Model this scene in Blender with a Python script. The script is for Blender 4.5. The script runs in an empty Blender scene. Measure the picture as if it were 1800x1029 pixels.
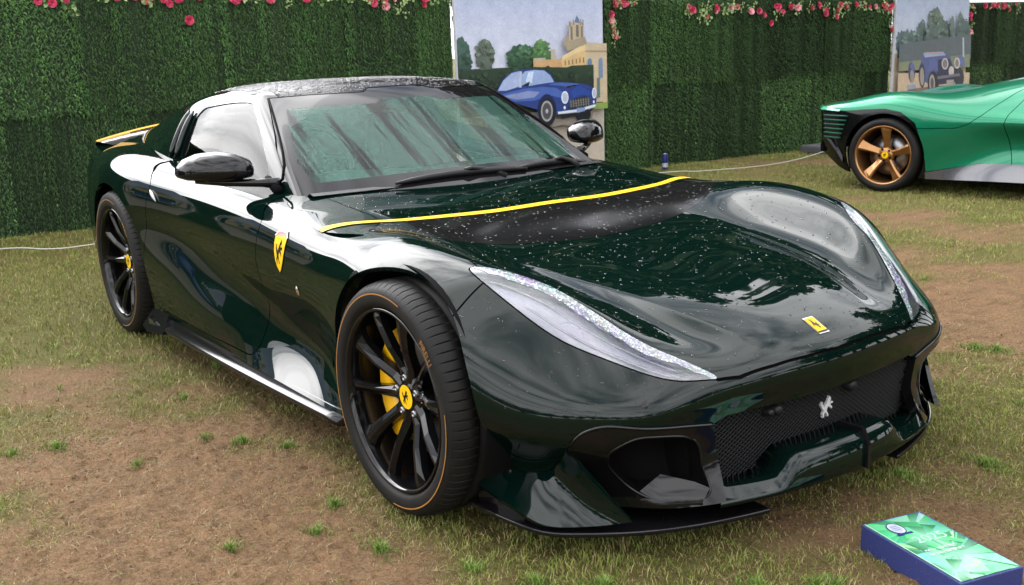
import bpy, bmesh, math, random
import numpy as np
from mathutils import Vector, Matrix, geometry
from mathutils.bvhtree import BVHTree
random.seed(7); RNG=np.random.default_rng(7)
S=bpy.context.scene; COL=S.collection
# ================= camera =================
def cam_axes(yaw,pitch,roll):
    cy,sy=math.cos(yaw),math.sin(yaw); cp,sp=math.cos(pitch),math.sin(pitch)
    f=Vector((cy*cp,sy*cp,-sp)); r=Vector((sy,-cy,0)); u=r.cross(f)
    c,s=math.cos(roll),math.sin(roll)
    return c*r+s*u, -s*r+c*u, f
CAM=(2.527,-2.348,1.318)
r,u,f=cam_axes(2.519419,.228978,-.035617)
cd=bpy.data.cameras.new('camera'); cam=bpy.data.objects.new('camera',cd); COL.objects.link(cam)
cam.matrix_world=Matrix(((r.x,u.x,-f.x,CAM[0]),(r.y,u.y,-f.y,CAM[1]),(r.z,u.z,-f.z,CAM[2]),(0,0,0,1)))
cd.lens=36*1837.7/1800; cd.clip_start=.05; cd.clip_end=2000
cd.dof.use_dof=True; cd.dof.focus_distance=3.6; cd.dof.aperture_fstop=9
S.camera=cam
# ================= sky, sun, exposure =================
SUN_EL,SUN_AZ=math.radians(40),math.radians(188)
w=bpy.data.worlds.new('World'); S.world=w; w.use_nodes=True; nt=w.node_tree; nt.nodes.clear()
def wn(t,**k):
    n=nt.nodes.new(t)
    for a,b in k.items(): setattr(n,a,b)
    return n
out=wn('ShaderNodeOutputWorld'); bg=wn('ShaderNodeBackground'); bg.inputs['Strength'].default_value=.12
sky=wn('ShaderNodeTexSky',sky_type='NISHITA',sun_disc=False,sun_elevation=SUN_EL,sun_rotation=math.radians(90)-SUN_AZ)
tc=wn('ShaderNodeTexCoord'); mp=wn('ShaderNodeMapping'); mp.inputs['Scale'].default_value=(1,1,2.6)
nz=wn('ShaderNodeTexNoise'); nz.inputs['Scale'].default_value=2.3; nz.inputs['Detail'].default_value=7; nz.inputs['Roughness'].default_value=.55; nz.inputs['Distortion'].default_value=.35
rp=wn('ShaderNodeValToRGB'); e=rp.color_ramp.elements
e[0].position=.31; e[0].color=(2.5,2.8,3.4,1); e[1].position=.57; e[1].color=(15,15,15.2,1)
rm=wn('ShaderNodeValToRGB'); e=rm.color_ramp.elements
e[0].position=.30; e[0].color=(.62,.62,.62,1); e[1].position=.48; e[1].color=(1,1,1,1)
mx=wn('ShaderNodeMix',data_type='RGBA')
L=nt.links.new
# thin cloud is brightest round the veiled sun
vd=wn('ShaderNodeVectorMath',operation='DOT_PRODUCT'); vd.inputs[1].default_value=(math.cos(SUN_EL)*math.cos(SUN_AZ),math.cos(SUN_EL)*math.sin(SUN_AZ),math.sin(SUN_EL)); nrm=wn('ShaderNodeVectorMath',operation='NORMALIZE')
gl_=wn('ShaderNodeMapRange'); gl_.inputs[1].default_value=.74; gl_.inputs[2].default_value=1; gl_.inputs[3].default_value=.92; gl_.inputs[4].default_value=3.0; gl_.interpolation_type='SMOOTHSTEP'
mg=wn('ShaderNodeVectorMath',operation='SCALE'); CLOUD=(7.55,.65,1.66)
mp.inputs['Location'].default_value=CLOUD  # cloud pattern shifted so unseen sky darkens and brightens chosen paint reflections
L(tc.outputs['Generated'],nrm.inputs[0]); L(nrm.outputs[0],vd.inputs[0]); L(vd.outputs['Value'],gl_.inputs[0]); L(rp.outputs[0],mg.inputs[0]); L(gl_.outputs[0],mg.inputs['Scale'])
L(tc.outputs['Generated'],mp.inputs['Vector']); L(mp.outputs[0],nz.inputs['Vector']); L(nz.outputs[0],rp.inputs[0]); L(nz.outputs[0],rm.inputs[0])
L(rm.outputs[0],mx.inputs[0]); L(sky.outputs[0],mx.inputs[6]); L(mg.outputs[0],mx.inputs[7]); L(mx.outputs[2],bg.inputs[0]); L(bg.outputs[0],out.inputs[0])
sd=bpy.data.lights.new('sun','SUN'); sd.energy=.9; sd.angle=math.radians(60); sd.color=(1,.95,.88)
sun=bpy.data.objects.new('sun',sd); COL.objects.link(sun)
sdir=Vector((math.cos(SUN_EL)*math.cos(SUN_AZ),math.cos(SUN_EL)*math.sin(SUN_AZ),math.sin(SUN_EL)))
sun.rotation_euler=sdir.to_track_quat('Z','Y').to_euler()
S.view_settings.view_transform='Standard'; S.view_settings.look='None'; S.view_settings.exposure=1.28; S.view_settings.gamma=1
S.view_settings.use_curve_mapping=False
S.cycles.max_bounces=10; S.cycles.transparent_max_bounces=16; S.cycles.transmission_bounces=8
# ================= helpers =================
def obj(name,V,F,mat,parent=None,normals=None,smooth=True,midx=None,recalc=False,cols=None):
    me=bpy.data.meshes.new(name)
    V=np.asarray(V,float); 
    me.from_pydata(V.tolist(),[],[list(map(int,q)) for q in F])
    for m in (mat if isinstance(mat,(list,tuple)) else [mat]): me.materials.append(m)
    if midx is not None: me.polygons.foreach_set('material_index',np.asarray(midx,int).tolist())
    me.polygons.foreach_set('use_smooth',[bool(smooth)]*len(me.polygons))
    if recalc:
        b=bmesh.new(); b.from_mesh(me); bmesh.ops.recalc_face_normals(b,faces=b.faces); b.to_mesh(me); b.free()
    if cols is not None:
        a=me.color_attributes.new('Col','FLOAT_COLOR','POINT'); c=np.ones((len(V),4)); c[:,:3]=cols; a.data.foreach_set('color',c.ravel())
    me.update()
    if normals is not None: me.normals_split_custom_set_from_vertices(np.asarray(normals,float).tolist())
    o=bpy.data.objects.new(name,me); COL.objects.link(o)
    if parent: o.parent=parent
    return o
def bigmesh(name,V,F,mat,parent=None,cols=None,smooth=False):
    V=np.asarray(V,np.float32); F=np.asarray(F,np.int32); n,k=F.shape
    me=bpy.data.meshes.new(name); me.vertices.add(len(V)); me.vertices.foreach_set('co',V.ravel())
    me.loops.add(n*k); me.loops.foreach_set('vertex_index',F.ravel())
    me.polygons.add(n); me.polygons.foreach_set('loop_start',np.arange(0,n*k,k,dtype=np.int32)); 
    me.polygons.foreach_set('use_smooth',np.full(n,smooth))
    me.update(calc_edges=True); me.validate()
    if cols is not None:
        a=me.color_attributes.new('Col','FLOAT_COLOR','POINT'); c=np.ones((len(V),4),np.float32); c[:,:3]=cols; a.data.foreach_set('color',c.ravel())
    me.materials.append(mat)
    o=bpy.data.objects.new(name,me); COL.objects.link(o)
    if parent: o.parent=parent
    return o
def empty(name,loc=(0,0,0),rz=0):
    o=bpy.data.objects.new(name,None); COL.objects.link(o); o.location=loc; o.rotation_euler=(0,0,rz); o.empty_display_size=.1; return o
def tag(o,label=None,cat=None,group=None,kind=None):
    for k,v in (('label',label),('category',cat),('group',group),('kind',kind)):
        if v: o[k]=v
    return o
def bx(cx,cy,cz,sx,sy,sz,V=None,F=None,M=None):
    V=[] if V is None else V; F=[] if F is None else F; b=len(V)
    for z in(-1,1):
        for y in(-1,1):
            for x in(-1,1):
                p=Vector((cx+x*sx/2,cy+y*sy/2,cz+z*sz/2)); V.append(tuple(M@p if M else p))
    F+=[[b+i for i in q] for q in((0,2,3,1),(4,5,7,6),(0,1,5,4),(2,6,7,3),(0,4,6,2),(1,3,7,5))]
    return V,F
def bevel(o,w=.004,seg=2):
    b=bmesh.new(); b.from_mesh(o.data); bmesh.ops.bevel(b,geom=b.edges[:],offset=w,segments=seg,affect='EDGES',profile=.6); b.to_mesh(o.data); b.free()
    return o
def tube(path,rad,n=8,cap=True):
    P=np.asarray(path,float); m=len(P); rad=np.broadcast_to(rad,(m,)); V=[];F=[]
    up=np.array([0,0,1.])
    for i in range(m):
        t=P[min(i+1,m-1)]-P[max(i-1,0)]; t/=np.linalg.norm(t)
        a=np.cross(t,up); 
        if np.linalg.norm(a)<1e-3: a=np.cross(t,[1,0,0])
        a/=np.linalg.norm(a); b=np.cross(a,t)
        for k in range(n):
            th=2*math.pi*k/n; V.append(P[i]+rad[i]*(math.cos(th)*a+math.sin(th)*b))
    for i in range(m-1):
        for k in range(n): F.append([i*n+k,i*n+(k+1)%n,(i+1)*n+(k+1)%n,(i+1)*n+k])
    if cap: F.append(list(range(n))[::-1]); F.append([(m-1)*n+k for k in range(n)])
    return V,F
def lathe(prof,n=64,s=1,a0=0,a1=2*math.pi):
    """revolve (r, y) about the y axis; s flips the outward direction"""
    full=abs(a1-a0-2*math.pi)<1e-6; m=n if full else n+1
    V=[];F=[]; k=len(prof)
    for i in range(m):
        a=a0+(a1-a0)*i/n
        for (rr,y) in prof: V.append((rr*math.cos(a),s*y,rr*math.sin(a)))
    for i in range(n):
        for j in range(k-1): F.append([i*k+j,((i+1)%m)*k+j,((i+1)%m)*k+j+1,i*k+j+1])
    return V,F
def merge(*parts):
    V=[];F=[]
    for v,f in parts:
        b=len(V); V+=list(map(tuple,v)); F+=[[b+i for i in q] for q in f]
    return V,F
def tess(poly):
    t=geometry.tessellate_polygon([[Vector((p[0],p[1],0)) for p in poly]])
    return [list(a) for a in t]
def text_mesh(s,size=1,shear=0):
    c=bpy.data.curves.new('t','FONT'); c.body=s; c.size=size; c.resolution_u=2; c.align_x='CENTER'; c.align_y='CENTER'
    o=bpy.data.objects.new('t',c); COL.objects.link(o)
    dg=bpy.context.evaluated_depsgraph_get(); me=bpy.data.meshes.new_from_object(o.evaluated_get(dg))
    V=[tuple(v.co[:2]) for v in me.vertices]; F=[list(p.vertices) for p in me.polygons]
    bpy.data.objects.remove(o); bpy.data.curves.remove(c); bpy.data.meshes.remove(me)
    return V,F
# ---------- materials ----------
def mat(name,c=(.5,.5,.5),rough=.5,metal=0,coat=0,spec=.5,crough=.02,trans=0,ior=1.5):
    m=bpy.data.materials.new(name); m.use_nodes=True; b=m.node_tree.nodes['Principled BSDF']
    for k,v in (('Base Color',(*c,1)),('Roughness',rough),('Metallic',metal),('Coat Weight',coat),('Coat Roughness',crough),('Specular IOR Level',spec),('Transmission Weight',trans),('IOR',ior)): b.inputs[k].default_value=v
    return m
def nd(m,t,**k):
    n=m.node_tree.nodes.new(t)
    for a,b in k.items():
        if a in n.inputs.keys() if hasattr(n.inputs,'keys') else False: n.inputs[a].default_value=b
        else: setattr(n,a,b)
    return n
def noise(m,scale,detail=4,rough=.55,vec='Object',dist=0):
    tc=nd(m,'ShaderNodeTexCoord'); n=nd(m,'ShaderNodeTexNoise'); n.inputs['Scale'].default_value=scale; n.inputs['Detail'].default_value=detail; n.inputs['Roughness'].default_value=rough; n.inputs['Distortion'].default_value=dist
    m.node_tree.links.new(tc.outputs[vec],n.inputs['Vector']); return n
def ramp(m,src,stops):
    n=nd(m,'ShaderNodeValToRGB'); e=n.color_ramp.elements
    while len(e)<len(stops): e.new(.5)
    for el,(p,c) in zip(e,stops): el.position=p; el.color=(*c,1) if len(c)==3 else c
    m.node_tree.links.new(src,n.inputs[0]); return n
def bsdf(m): return m.node_tree.nodes['Principled BSDF']
def lk(m,a,b): m.node_tree.links.new(a,b)
def bump(m,src,st,dist=.01):
    b=nd(m,'ShaderNodeBump'); b.inputs['Strength'].default_value=st; b.inputs['Distance'].default_value=dist; lk(m,src,b.inputs['Height']); lk(m,b.outputs[0],bsdf(m).inputs['Normal'])
def vary(m,scale,lo,hi,detail=4):
    n=noise(m,scale,detail); r_=ramp(m,n.outputs[0],[(.3,lo),(.7,hi)]); lk(m,r_.outputs[0],bsdf(m).inputs['Base Color']); return n
def colattr(m):
    a=nd(m,'ShaderNodeVertexColor'); a.layer_name='Col'; lk(m,a.outputs[0],bsdf(m).inputs['Base Color']); return a
def paint(name,c,c2,metal=.6,rough=.32,spec=.06):
    m=mat(name,c,rough,metal,coat=.66,crough=.012,spec=spec); 
    n=noise(m,900,1); r_=ramp(m,n.outputs[0],[(.35,c),(.7,c2)]); lk(m,r_.outputs[0],bsdf(m).inputs['Base Color'])
    # dust and dried water: broad faint roughness change in the clear coat
    n2=noise(m,6,5); q=ramp(m,n2.outputs[0],[(.35,(.006,)*3),(.75,(.04,)*3)]); lk(m,q.outputs[0],bsdf(m).inputs['Coat Roughness'])
    return m
GREEN=paint('dark_green_paint',(.0005,.0034,.0025),(.0010,.0064,.0047),.0,.35,.0)
EMER=paint('emerald_paint',(.0,.115,.055),(.003,.185,.09),.5,.3,.25)
BLK=mat('gloss_black',(.003,.003,.0035),.08,0,spec=.32)
CARB=mat('black_carbon',(.005,.0046,.0055),.10,0,spec=.38)
ROOFM=mat('wet_black_roof',(.006,.0055,.0065),.16,0,spec=.10)
DARK=mat('matt_black',(.004,.004,.004),.8,spec=.05)
PLAST=mat('black_plastic',(.006,.006,.0065),.45,spec=.25)
YEL=mat('yellow_paint',(.62,.37,.006),.45,0,spec=.15)
YSPO=mat('yellow_spoiler_edge',(.40,.21,.002),.5,0,spec=.02)
YCAL=mat('yellow_caliper',(.75,.40,.004),.35,0,coat=.3)
EMSIL=mat('emblem_silver',(.55,.55,.57),.5,.35)
SILV=mat('bright_metal',(.75,.75,.77),.18,1)
GREYM=mat('grey_metal',(.25,.25,.26),.35,1)
RUB=mat('tyre_rubber',(.014,.014,.014),.6,spec=.18); bump(RUB,noise(RUB,180,3).outputs[0],.15,.002); vary(RUB,9,(.004,.004,.004),(.010,.009,.008))
ORG=mat('orange_marking',(.22,.095,.014),.6)
BRONZE=mat('bronze_wheel',(.29,.14,.05),.32,.85,coat=.4)
RED=mat('red_enamel',(.5,.02,.02),.35); WHITE=mat('white_enamel',(.8,.8,.8),.4); NAVY=mat('navy_board',(.012,.02,.11),.55)
WATER=mat('rain_water',(1,1,1),0,0,trans=1,ior=1.33)
LINER=mat('seat_leather',(.02,.02,.02),.5); TAN=mat('dash_green_leather',(.015,.04,.032),.5)
# clear lens, headlight housing, wet windscreen glass, side glass
def thin_glass(name,tint,refl=.06,rough=.0,fk=.85):
    m=bpy.data.materials.new(name); m.use_nodes=True; t=m.node_tree; t.nodes.clear()
    o=nd(m,'ShaderNodeOutputMaterial'); tr=nd(m,'ShaderNodeBsdfTransparent'); tr.inputs[0].default_value=(*tint,1); gl=nd(m,'ShaderNodeBsdfGlossy'); gl.inputs['Roughness'].default_value=rough; gl.inputs['Color'].default_value=(1,1,1,1)
    fr=nd(m,'ShaderNodeFresnel'); fr.inputs['IOR'].default_value=1.5; ad=nd(m,'ShaderNodeMath',operation='MULTIPLY_ADD'); ad.inputs[1].default_value=fk; ad.inputs[2].default_value=refl; ad.use_clamp=True
    mx=nd(m,'ShaderNodeMixShader'); lk(m,fr.outputs[0],ad.inputs[0]); lk(m,ad.outputs[0],mx.inputs[0]); lk(m,tr.outputs[0],mx.inputs[1]); lk(m,gl.outputs[0],mx.inputs[2]); lk(m,mx.outputs[0],o.inputs[0])
    return m,mx,o
def droplets(m,mx,o,col,scale,cover,streak=None,amount=.85,irid=False):
    """fine rain on the outer face: many small beads, with wiped or run-down streaks left clear"""
    tc=nd(m,'ShaderNodeTexCoord'); vo=nd(m,'ShaderNodeTexVoronoi'); vo.inputs['Scale'].default_value=scale; lk(m,tc.outputs['Object'],vo.inputs['Vector'])
    r1=ramp(m,vo.outputs['Distance'],[(.18,(1,1,1)),(.55,(cover,)*3)])
    src=r1.outputs[0]
    if streak:
        mp=nd(m,'ShaderNodeMapping'); mp.inputs['Scale'].default_value=streak; lk(m,tc.outputs['Object'],mp.inputs['Vector'])
        n=nd(m,'ShaderNodeTexNoise'); n.inputs['Scale'].default_value=1; n.inputs['Detail'].default_value=3; n.inputs['Roughness'].default_value=.6; n.inputs['Distortion'].default_value=.2; lk(m,mp.outputs[0],n.inputs['Vector'])
        r2=ramp(m,n.outputs[0],[(.40,(.03,)*3),(.47,(1,1,1))]); mu=nd(m,'ShaderNodeMath',operation='MULTIPLY'); lk(m,src,mu.inputs[0]); lk(m,r2.outputs[0],mu.inputs[1]); src=mu.outputs[0]
    n3=nd(m,'ShaderNodeTexNoise'); n3.inputs['Scale'].default_value=scale*.7; n3.inputs['Detail'].default_value=2; lk(m,tc.outputs['Object'],n3.inputs['Vector'])
    r3=ramp(m,n3.outputs[0],[(.35,(.35,)*3),(.65,(1,1,1))]); mu3=nd(m,'ShaderNodeMath',operation='MULTIPLY'); lk(m,src,mu3.inputs[0]); lk(m,r3.outputs[0],mu3.inputs[1])
    mu2=nd(m,'ShaderNodeMath',operation='MULTIPLY'); mu2.inputs[1].default_value=amount; lk(m,mu3.outputs[0],mu2.inputs[0])
    df=nd(m,'ShaderNodeBsdfDiffuse'); df.inputs[0].default_value=(*col,1)
    if irid:
        nI=nd(m,'ShaderNodeTexNoise'); nI.inputs['Scale'].default_value=14; nI.inputs['Detail'].default_value=3; nI.inputs['Distortion'].default_value=1.2; lk(m,tc.outputs['Object'],nI.inputs['Vector'])
        rI=ramp(m,nI.outputs[0],[(.32,(.50,.36,.62)),(.42,(.42,.46,.66)),(.5,(.58,.58,.60)),(.58,(.34,.58,.56)),(.68,(.60,.48,.42))]); lk(m,rI.outputs[0],df.inputs[0])
    gg=nd(m,'ShaderNodeBsdfGlossy'); gg.inputs['Roughness'].default_value=.25; gg.inputs['Color'].default_value=(*[min(1,c*1.4) for c in col],1)
    a=nd(m,'ShaderNodeMixShader'); a.inputs[0].default_value=.25; lk(m,df.outputs[0],a.inputs[1]); lk(m,gg.outputs[0],a.inputs[2])
    f=nd(m,'ShaderNodeMixShader'); lk(m,mu2.outputs[0],f.inputs[0]); lk(m,mx.outputs[0],f.inputs[1]); lk(m,a.outputs[0],f.inputs[2]); lk(m,f.outputs[0],o.inputs[0])
LENS,a_,b_=thin_glass('lens_glass',(.93,.93,.95),.05); droplets(LENS,a_,b_,(.36,.36,.40),260,.2,None,.28,True)
GLASS,a_,b_=thin_glass('windscreen_glass',(.55,.72,.66),.0,0,.42); droplets(GLASS,a_,b_,(.110,.235,.190),210,.22,(.9,19.0,.6),.76)
SGLASS,a_,b_=thin_glass('side_glass',(.30,.38,.35),.0,0,.44)
FRIT=mat('glass_border',(.006,.0055,.0065),.03,0,coat=0,spec=.22)
HOUS=mat('lamp_housing',(.21,.20,.245),.28,.6); HOUS.node_tree.nodes['Principled BSDF'].inputs['Thin Film Thickness'].default_value=430
HOUS2=mat('lamp_projector',(.22,.22,.26),.15,.6)
LRAIN,a_,b_=thin_glass('lens_rain',(.95,.95,.97),.05); droplets(LRAIN,a_,b_,(.50,.50,.54),150,.25,None,1.0,True)
FAIR=1.5e-4
# ---------- Catmull-Clark on quad meshes ----------
def cc(V,Q):
    nv=len(V); nf=len(Q)
    fp=V[Q].mean(1)
    e=np.stack([Q,np.roll(Q,-1,1)],-1).reshape(-1,2); es=np.sort(e,1)
    key=es[:,0].astype(np.int64)*nv+es[:,1]
    uk,inv,cnt=np.unique(key,return_inverse=True,return_counts=True)
    ne=len(uk); ea=uk//nv; eb=uk%nv
    fi=np.repeat(np.arange(nf),4)
    fs=np.zeros((ne,3)); np.add.at(fs,inv,fp[fi])
    mid=(V[ea]+V[eb])/2
    bd=cnt==1
    ep=np.where(bd[:,None],mid,(V[ea]+V[eb]+fs)/4)
    val=np.zeros(nv); np.add.at(val,ea,1); np.add.at(val,eb,1)
    F=np.zeros((nv,3)); np.add.at(F,Q.reshape(-1),fp[fi]); nF=np.bincount(Q.reshape(-1),minlength=nv)
    Rm=np.zeros((nv,3)); np.add.at(Rm,ea,mid); np.add.at(Rm,eb,mid)
    n=val[:,None]; nFc=np.maximum(nF,1)[:,None]
    vp=(F/nFc+2*Rm/np.maximum(n,1)+(n-3)*V)/np.maximum(n,1)
    isb=np.zeros(nv,bool); isb[ea[bd]]=1; isb[eb[bd]]=1
    B=np.zeros((nv,3)); nb=np.zeros(nv)
    for a in(ea,eb): np.add.at(B,a[bd],mid[bd]); np.add.at(nb,a[bd],1)
    vb=V/2+B/np.maximum(nb,1)[:,None]/2
    corner=isb&(nF==1)
    vp=np.where(isb[:,None],vb,vp); vp=np.where(corner[:,None],V,vp)
    newV=np.concatenate([vp,ep,fp]); ei=inv.reshape(nf,4)+nv; c=np.arange(nf)+nv+ne
    q=np.stack([np.stack([Q[:,k],ei[:,k],c,ei[:,k-1]],1) for k in range(4)],1).reshape(-1,4)
    return newV,q
def subdiv(V,Q,lev,fit=3):
    T=V.copy(); C=V.copy(); n=len(V)
    for _ in range(fit):
        a,q=C,Q
        for _ in range(3): a,q=cc(a,q)
        d=T-a[:n]; C=C+d*.9
    a,q=C,Q
    for _ in range(lev): a,q=cc(a,q)
    return a,q
def vnormals(V,F):
    n=np.zeros_like(V)
    fn=np.cross(V[F[:,1]]-V[F[:,0]],V[F[:,2]]-V[F[:,0]])
    for k in range(3): np.add.at(n,F[:,k],fn)
    return n/np.maximum(np.linalg.norm(n,axis=1),1e-12)[:,None]
def boxcage(top,side,front,back=None):
    """half (y>=0) rounded-box cage: top[i][j], side[i][k] (k from just below the shoulder down), front[k][j] (rows below the top's last row, to j=last-1)"""
    pts={}; 
    nx=len(top)-1; ny=len(top[0])-1; nk=len(side[0])
    def P(i,j,k): return ('p',i,j,k)
    for i in range(nx+1):
        for j in range(ny+1): pts[(i,j,0)]=top[i][j]
        for k in range(nk): pts[(i,ny,k+1)]=side[i][k]
    quads=[]
    for i in range(nx):
        for j in range(ny): quads.append([(i,j,0),(i+1,j,0),(i+1,j+1,0),(i,j+1,0)])
        for k in range(nk): quads.append([(i,ny,k),(i+1,ny,k),(i+1,ny,k+1),(i,ny,k+1)])
    for (ii,rows,flip) in ((nx,front,0),(0,back,1)):
        if rows is None: continue
        for k in range(nk):
            for j in range(ny): pts[(ii,j,k+1)]=rows[k][j]
        for k in range(nk):
            for j in range(ny):
                q=[(ii,j,k),(ii,j,k+1),(ii,j+1,k+1),(ii,j+1,k)]
                quads.append(q[::-1] if flip else q)
    keys=list(pts); idx={k:n for n,k in enumerate(keys)}
    V=np.array([pts[k] for k in keys],float)
    Q=np.array([[idx[a] for a in q] for q in quads])
    # mirror
    m=np.abs(V[:,1])<1e-9; V2=V*[1,-1,1]; nn=len(V)
    mp=np.arange(nn)+nn; mp[m]=np.arange(nn)[m]
    keep=~m; re=np.full(2*nn,-1); re[:nn]=np.arange(nn); re[np.arange(nn)[keep]+nn]=nn+np.arange(keep.sum())
    Vf=np.concatenate([V,V2[keep]]); Qf=np.concatenate([Q,re[mp[Q]][:,::-1]])
    return Vf,Qf
# ---------- body targets ----------
def fair(lines,lam):
    # smoothing spline along each longitudinal line (list of (x,y,z)), x kept
    L=np.array(lines,float); x=L[:,0].copy(); n=len(x); h=np.abs(np.diff(x))
    t=np.concatenate([[0],np.cumsum(np.linalg.norm(np.diff(L,axis=0),axis=1))]); h=np.diff(t)
    D=np.zeros((n-2,n))
    for i in range(1,n-1):
        w=((h[i-1]+h[i])/2)**.5
        D[i-1,i-1]=2/(h[i-1]*(h[i-1]+h[i]))*w; D[i-1,i]=-2/(h[i-1]*h[i])*w; D[i-1,i+1]=2/(h[i]*(h[i-1]+h[i]))*w
    W=np.eye(n); W[0,0]=W[-1,-1]=100
    return np.linalg.solve(W+lam*D.T@D,W@L)
def body_cage():
    # x , [j0..j5] as (y,z) or (x,y,z)
    rows=[
     (-3.62,[(0,.93),(.25,.93),(.45,.925),(.61,.91),(.72,.885),(.795,.83)]),
     (-3.40,[(0,.93),(.25,.93),(.47,.925),(.64,.91),(.765,.885),(.86,.83)]),
     (-3.05,[(0,.90),(.25,.90),(.48,.90),(.67,.90),(.81,.892),(.92,.835)]),
     (-2.72,[(0,.88),(.25,.88),(.48,.88),(.68,.885),(.84,.885),(.955,.83)]),
     (-2.35,[(0,.85),(.25,.85),(.48,.85),(.68,.86),(.83,.86),(.94,.815)]),
     (-1.90,[(0,.82),(.25,.82),(.48,.82),(.67,.83),(.81,.83),(.905,.785)]),
     (-1.45,[(0,.82),(.25,.82),(.48,.82),(.66,.825),(.80,.82),(.895,.77)]),
     (-1.05,[(0,.808),(.25,.81),(.48,.812),(.65,.813),(.80,.80),(.90,.755)]),
     (-.70,[(0,.785),(.25,.785),(.46,.785),(.64,.777),(.79,.768),(.905,.735)]),
     (-.42,[(0,.746),(.25,.747),(.45,.750),(.63,.754),(.79,.767),(.92,.73)]),
     (-.18,[(0,.671),(.24,.676),(.44,.683),(.62,.719),(.79,.787),(.945,.735)]),
     (.05,[(0,.656),(.24,.659),(.43,.655),(.61,.676),(.785,.768),(.952,.705)]),
     (.27,[(0,.634),(.23,.637),(.41,.629),(.59,.641),(.738,.730),(.892,.640)]),
     (.44,[(0,.609),(.21,.611),(.385,.601),(.525,.605),(.638,.658),(.798,.553)]),
     None]
    top=[[ (r[0],a,b) for a,b in r[1]] for r in rows if r]
    top.append([(.63,0,.566),(.625,.185,.567),(.615,.35,.554),(.60,.475,.548),(.585,.595,.552),(.575,.730,.487)])
    top.append([(.768,0,.497),(.762,.17,.497),(.745,.32,.493),(.722,.44,.487),(.692,.54,.478),(.664,.640,.458)])
    # side rows k: upper, mid, low, bottom  (y,z)
    s={-3.62:[(.815,.70),(.82,.60),(.82,.50),(.81,.38),(.78,.20)],
     -3.40:[(.895,.70),(.905,.60),(.905,.49),(.90,.36),(.87,.18)],
     -3.05:[(.96,.72),(.967,.61),(.965,.48),(.955,.34),(.93,.16)],
     -2.72:[(.988,.73),(.99,.62),(.988,.48),(.975,.34),(.95,.16)],
     -2.35:[(.972,.70),(.968,.60),(.968,.47),(.955,.33),(.93,.17)],
     -1.90:[(.930,.66),(.912,.57),(.946,.45),(.952,.32),(.925,.17)],
     -1.45:[(.925,.64),(.894,.525),(.882,.42),(.935,.31),(.928,.17)],
     -1.05:[(.925,.63),(.903,.52),(.862,.405),(.862,.305),(.938,.18)],
     -.70:[(.936,.62),(.916,.515),(.876,.405),(.848,.295),(.940,.18)],
     -.42:[(.958,.625),(.955,.515),(.935,.40),(.910,.29),(.935,.175)],
     -.18:[(.984,.645),(.988,.53),(.978,.41),(.962,.29),(.95,.17)],
     .05:[(.992,.63),(.996,.52),(.990,.40),(.978,.29),(.96,.17)],
     .27:[(.966,.57),(.982,.47),(.966,.37),(.905,.27),(.845,.16)]}
    side=[]
    for t in top[:13]:
        side.append([(t[0][0],y,z) for y,z in s[t[0][0]]])
    side.append([(.45,.868,.468),(.45,.890,.40),(.445,.873,.335),(.43,.795,.25),(.42,.775,.15)])
    side.append([(.598,.770,.435),(.603,.778,.38),(.597,.766,.32),(.575,.710,.24),(.56,.69,.14)])
    side.append([(.690,.648,.415),(.692,.650,.375),(.682,.645,.315),(.660,.625,.24),(.65,.615,.14)])
    T=np.array(top,float); S=np.array(side,float)
    for j in range(T.shape[1]): T[:,j]=fair(T[:,j],FAIR)
    for k in range(S.shape[1]): S[:,k]=fair(S[:,k],FAIR)
    T[:,0,1]=0
    top=T; side=S
    f=[[(.797,0,.430),(.790,.17,.430),(.772,.33,.427),(.750,.44,.421),(.728,.545,.418)],
       [(.786,0,.385),(.779,.17,.385),(.762,.33,.384),(.746,.445,.381),(.722,.55,.377)],
       [(.779,0,.32),(.773,.17,.32),(.757,.33,.318),(.739,.45,.316),(.716,.555,.315)],
       [(.78,0,.245),(.775,.17,.245),(.76,.33,.243),(.74,.45,.242),(.705,.55,.24)],
       [(.85,0,.15),(.84,.17,.15),(.82,.33,.15),(.785,.45,.148),(.72,.555,.143)]]
    b=[[(-3.70+.07*y*y,y,z) for y in(0,.25,.45,.61,.72)] for z in(.74,.62,.50,.37,.2)]
    return boxcage(top,side,f,b)
def cabin_cage():
    rows=[(-3.45,[(0,.955),(.20,.955),(.36,.953),(.47,.95),(.53,.94)]),
     (-3.08,[(0,1.078),(.20,1.074),(.38,1.06),(.50,1.03),(.575,.995)]),
     (-2.75,[(0,1.155),(.22,1.152),(.40,1.140),(.52,1.105),(.585,1.062)]),
     (-2.35,[(0,1.198),(.22,1.196),(.41,1.186),(.53,1.156),(.588,1.115)]),
     (-2.0,[(0,1.210),(.22,1.208),(.41,1.196),(.53,1.168),(.590,1.14)]),
     (-1.78,[(0,1.207),(.22,1.203),(.41,1.187),(.53,1.165),(.588,1.145)])]
    top=[[(x,a,b) for a,b in r] for x,r in rows]
    top.append([(-1.585,0,1.178),(-1.595,.22,1.175),(-1.63,.41,1.164),(-1.675,.53,1.155),(-1.715,.583,1.143)])
    side=[]
    bl={-3.45:(.62,.86,.70,.74),-3.08:(.665,.90,.76,.78),-2.75:(.68,.94,.785,.80),-2.35:(.685,.99,.775,.80),-2.0:(.682,1.0,.77,.78),-1.78:(.678,.99,.77,.77)}
    for t in top[:6]:
        y1,z1,y2,z2=bl[t[0][0]]; side.append([(t[0][0],y1,z1),(t[0][0],y2,z2)])
    side.append([(-1.40,.668,.975),(-1.09,.757,.765)])
    f=[[(-1.255,0,.995),(-1.265,.24,.993),(-1.305,.45,.986),(-1.36,.60,.980)],
       [(-.90,0,.785),(-.915,.28,.783),(-.96,.54,.778),(-1.02,.69,.772)]]
    return boxcage(top,side,f,None)
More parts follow.
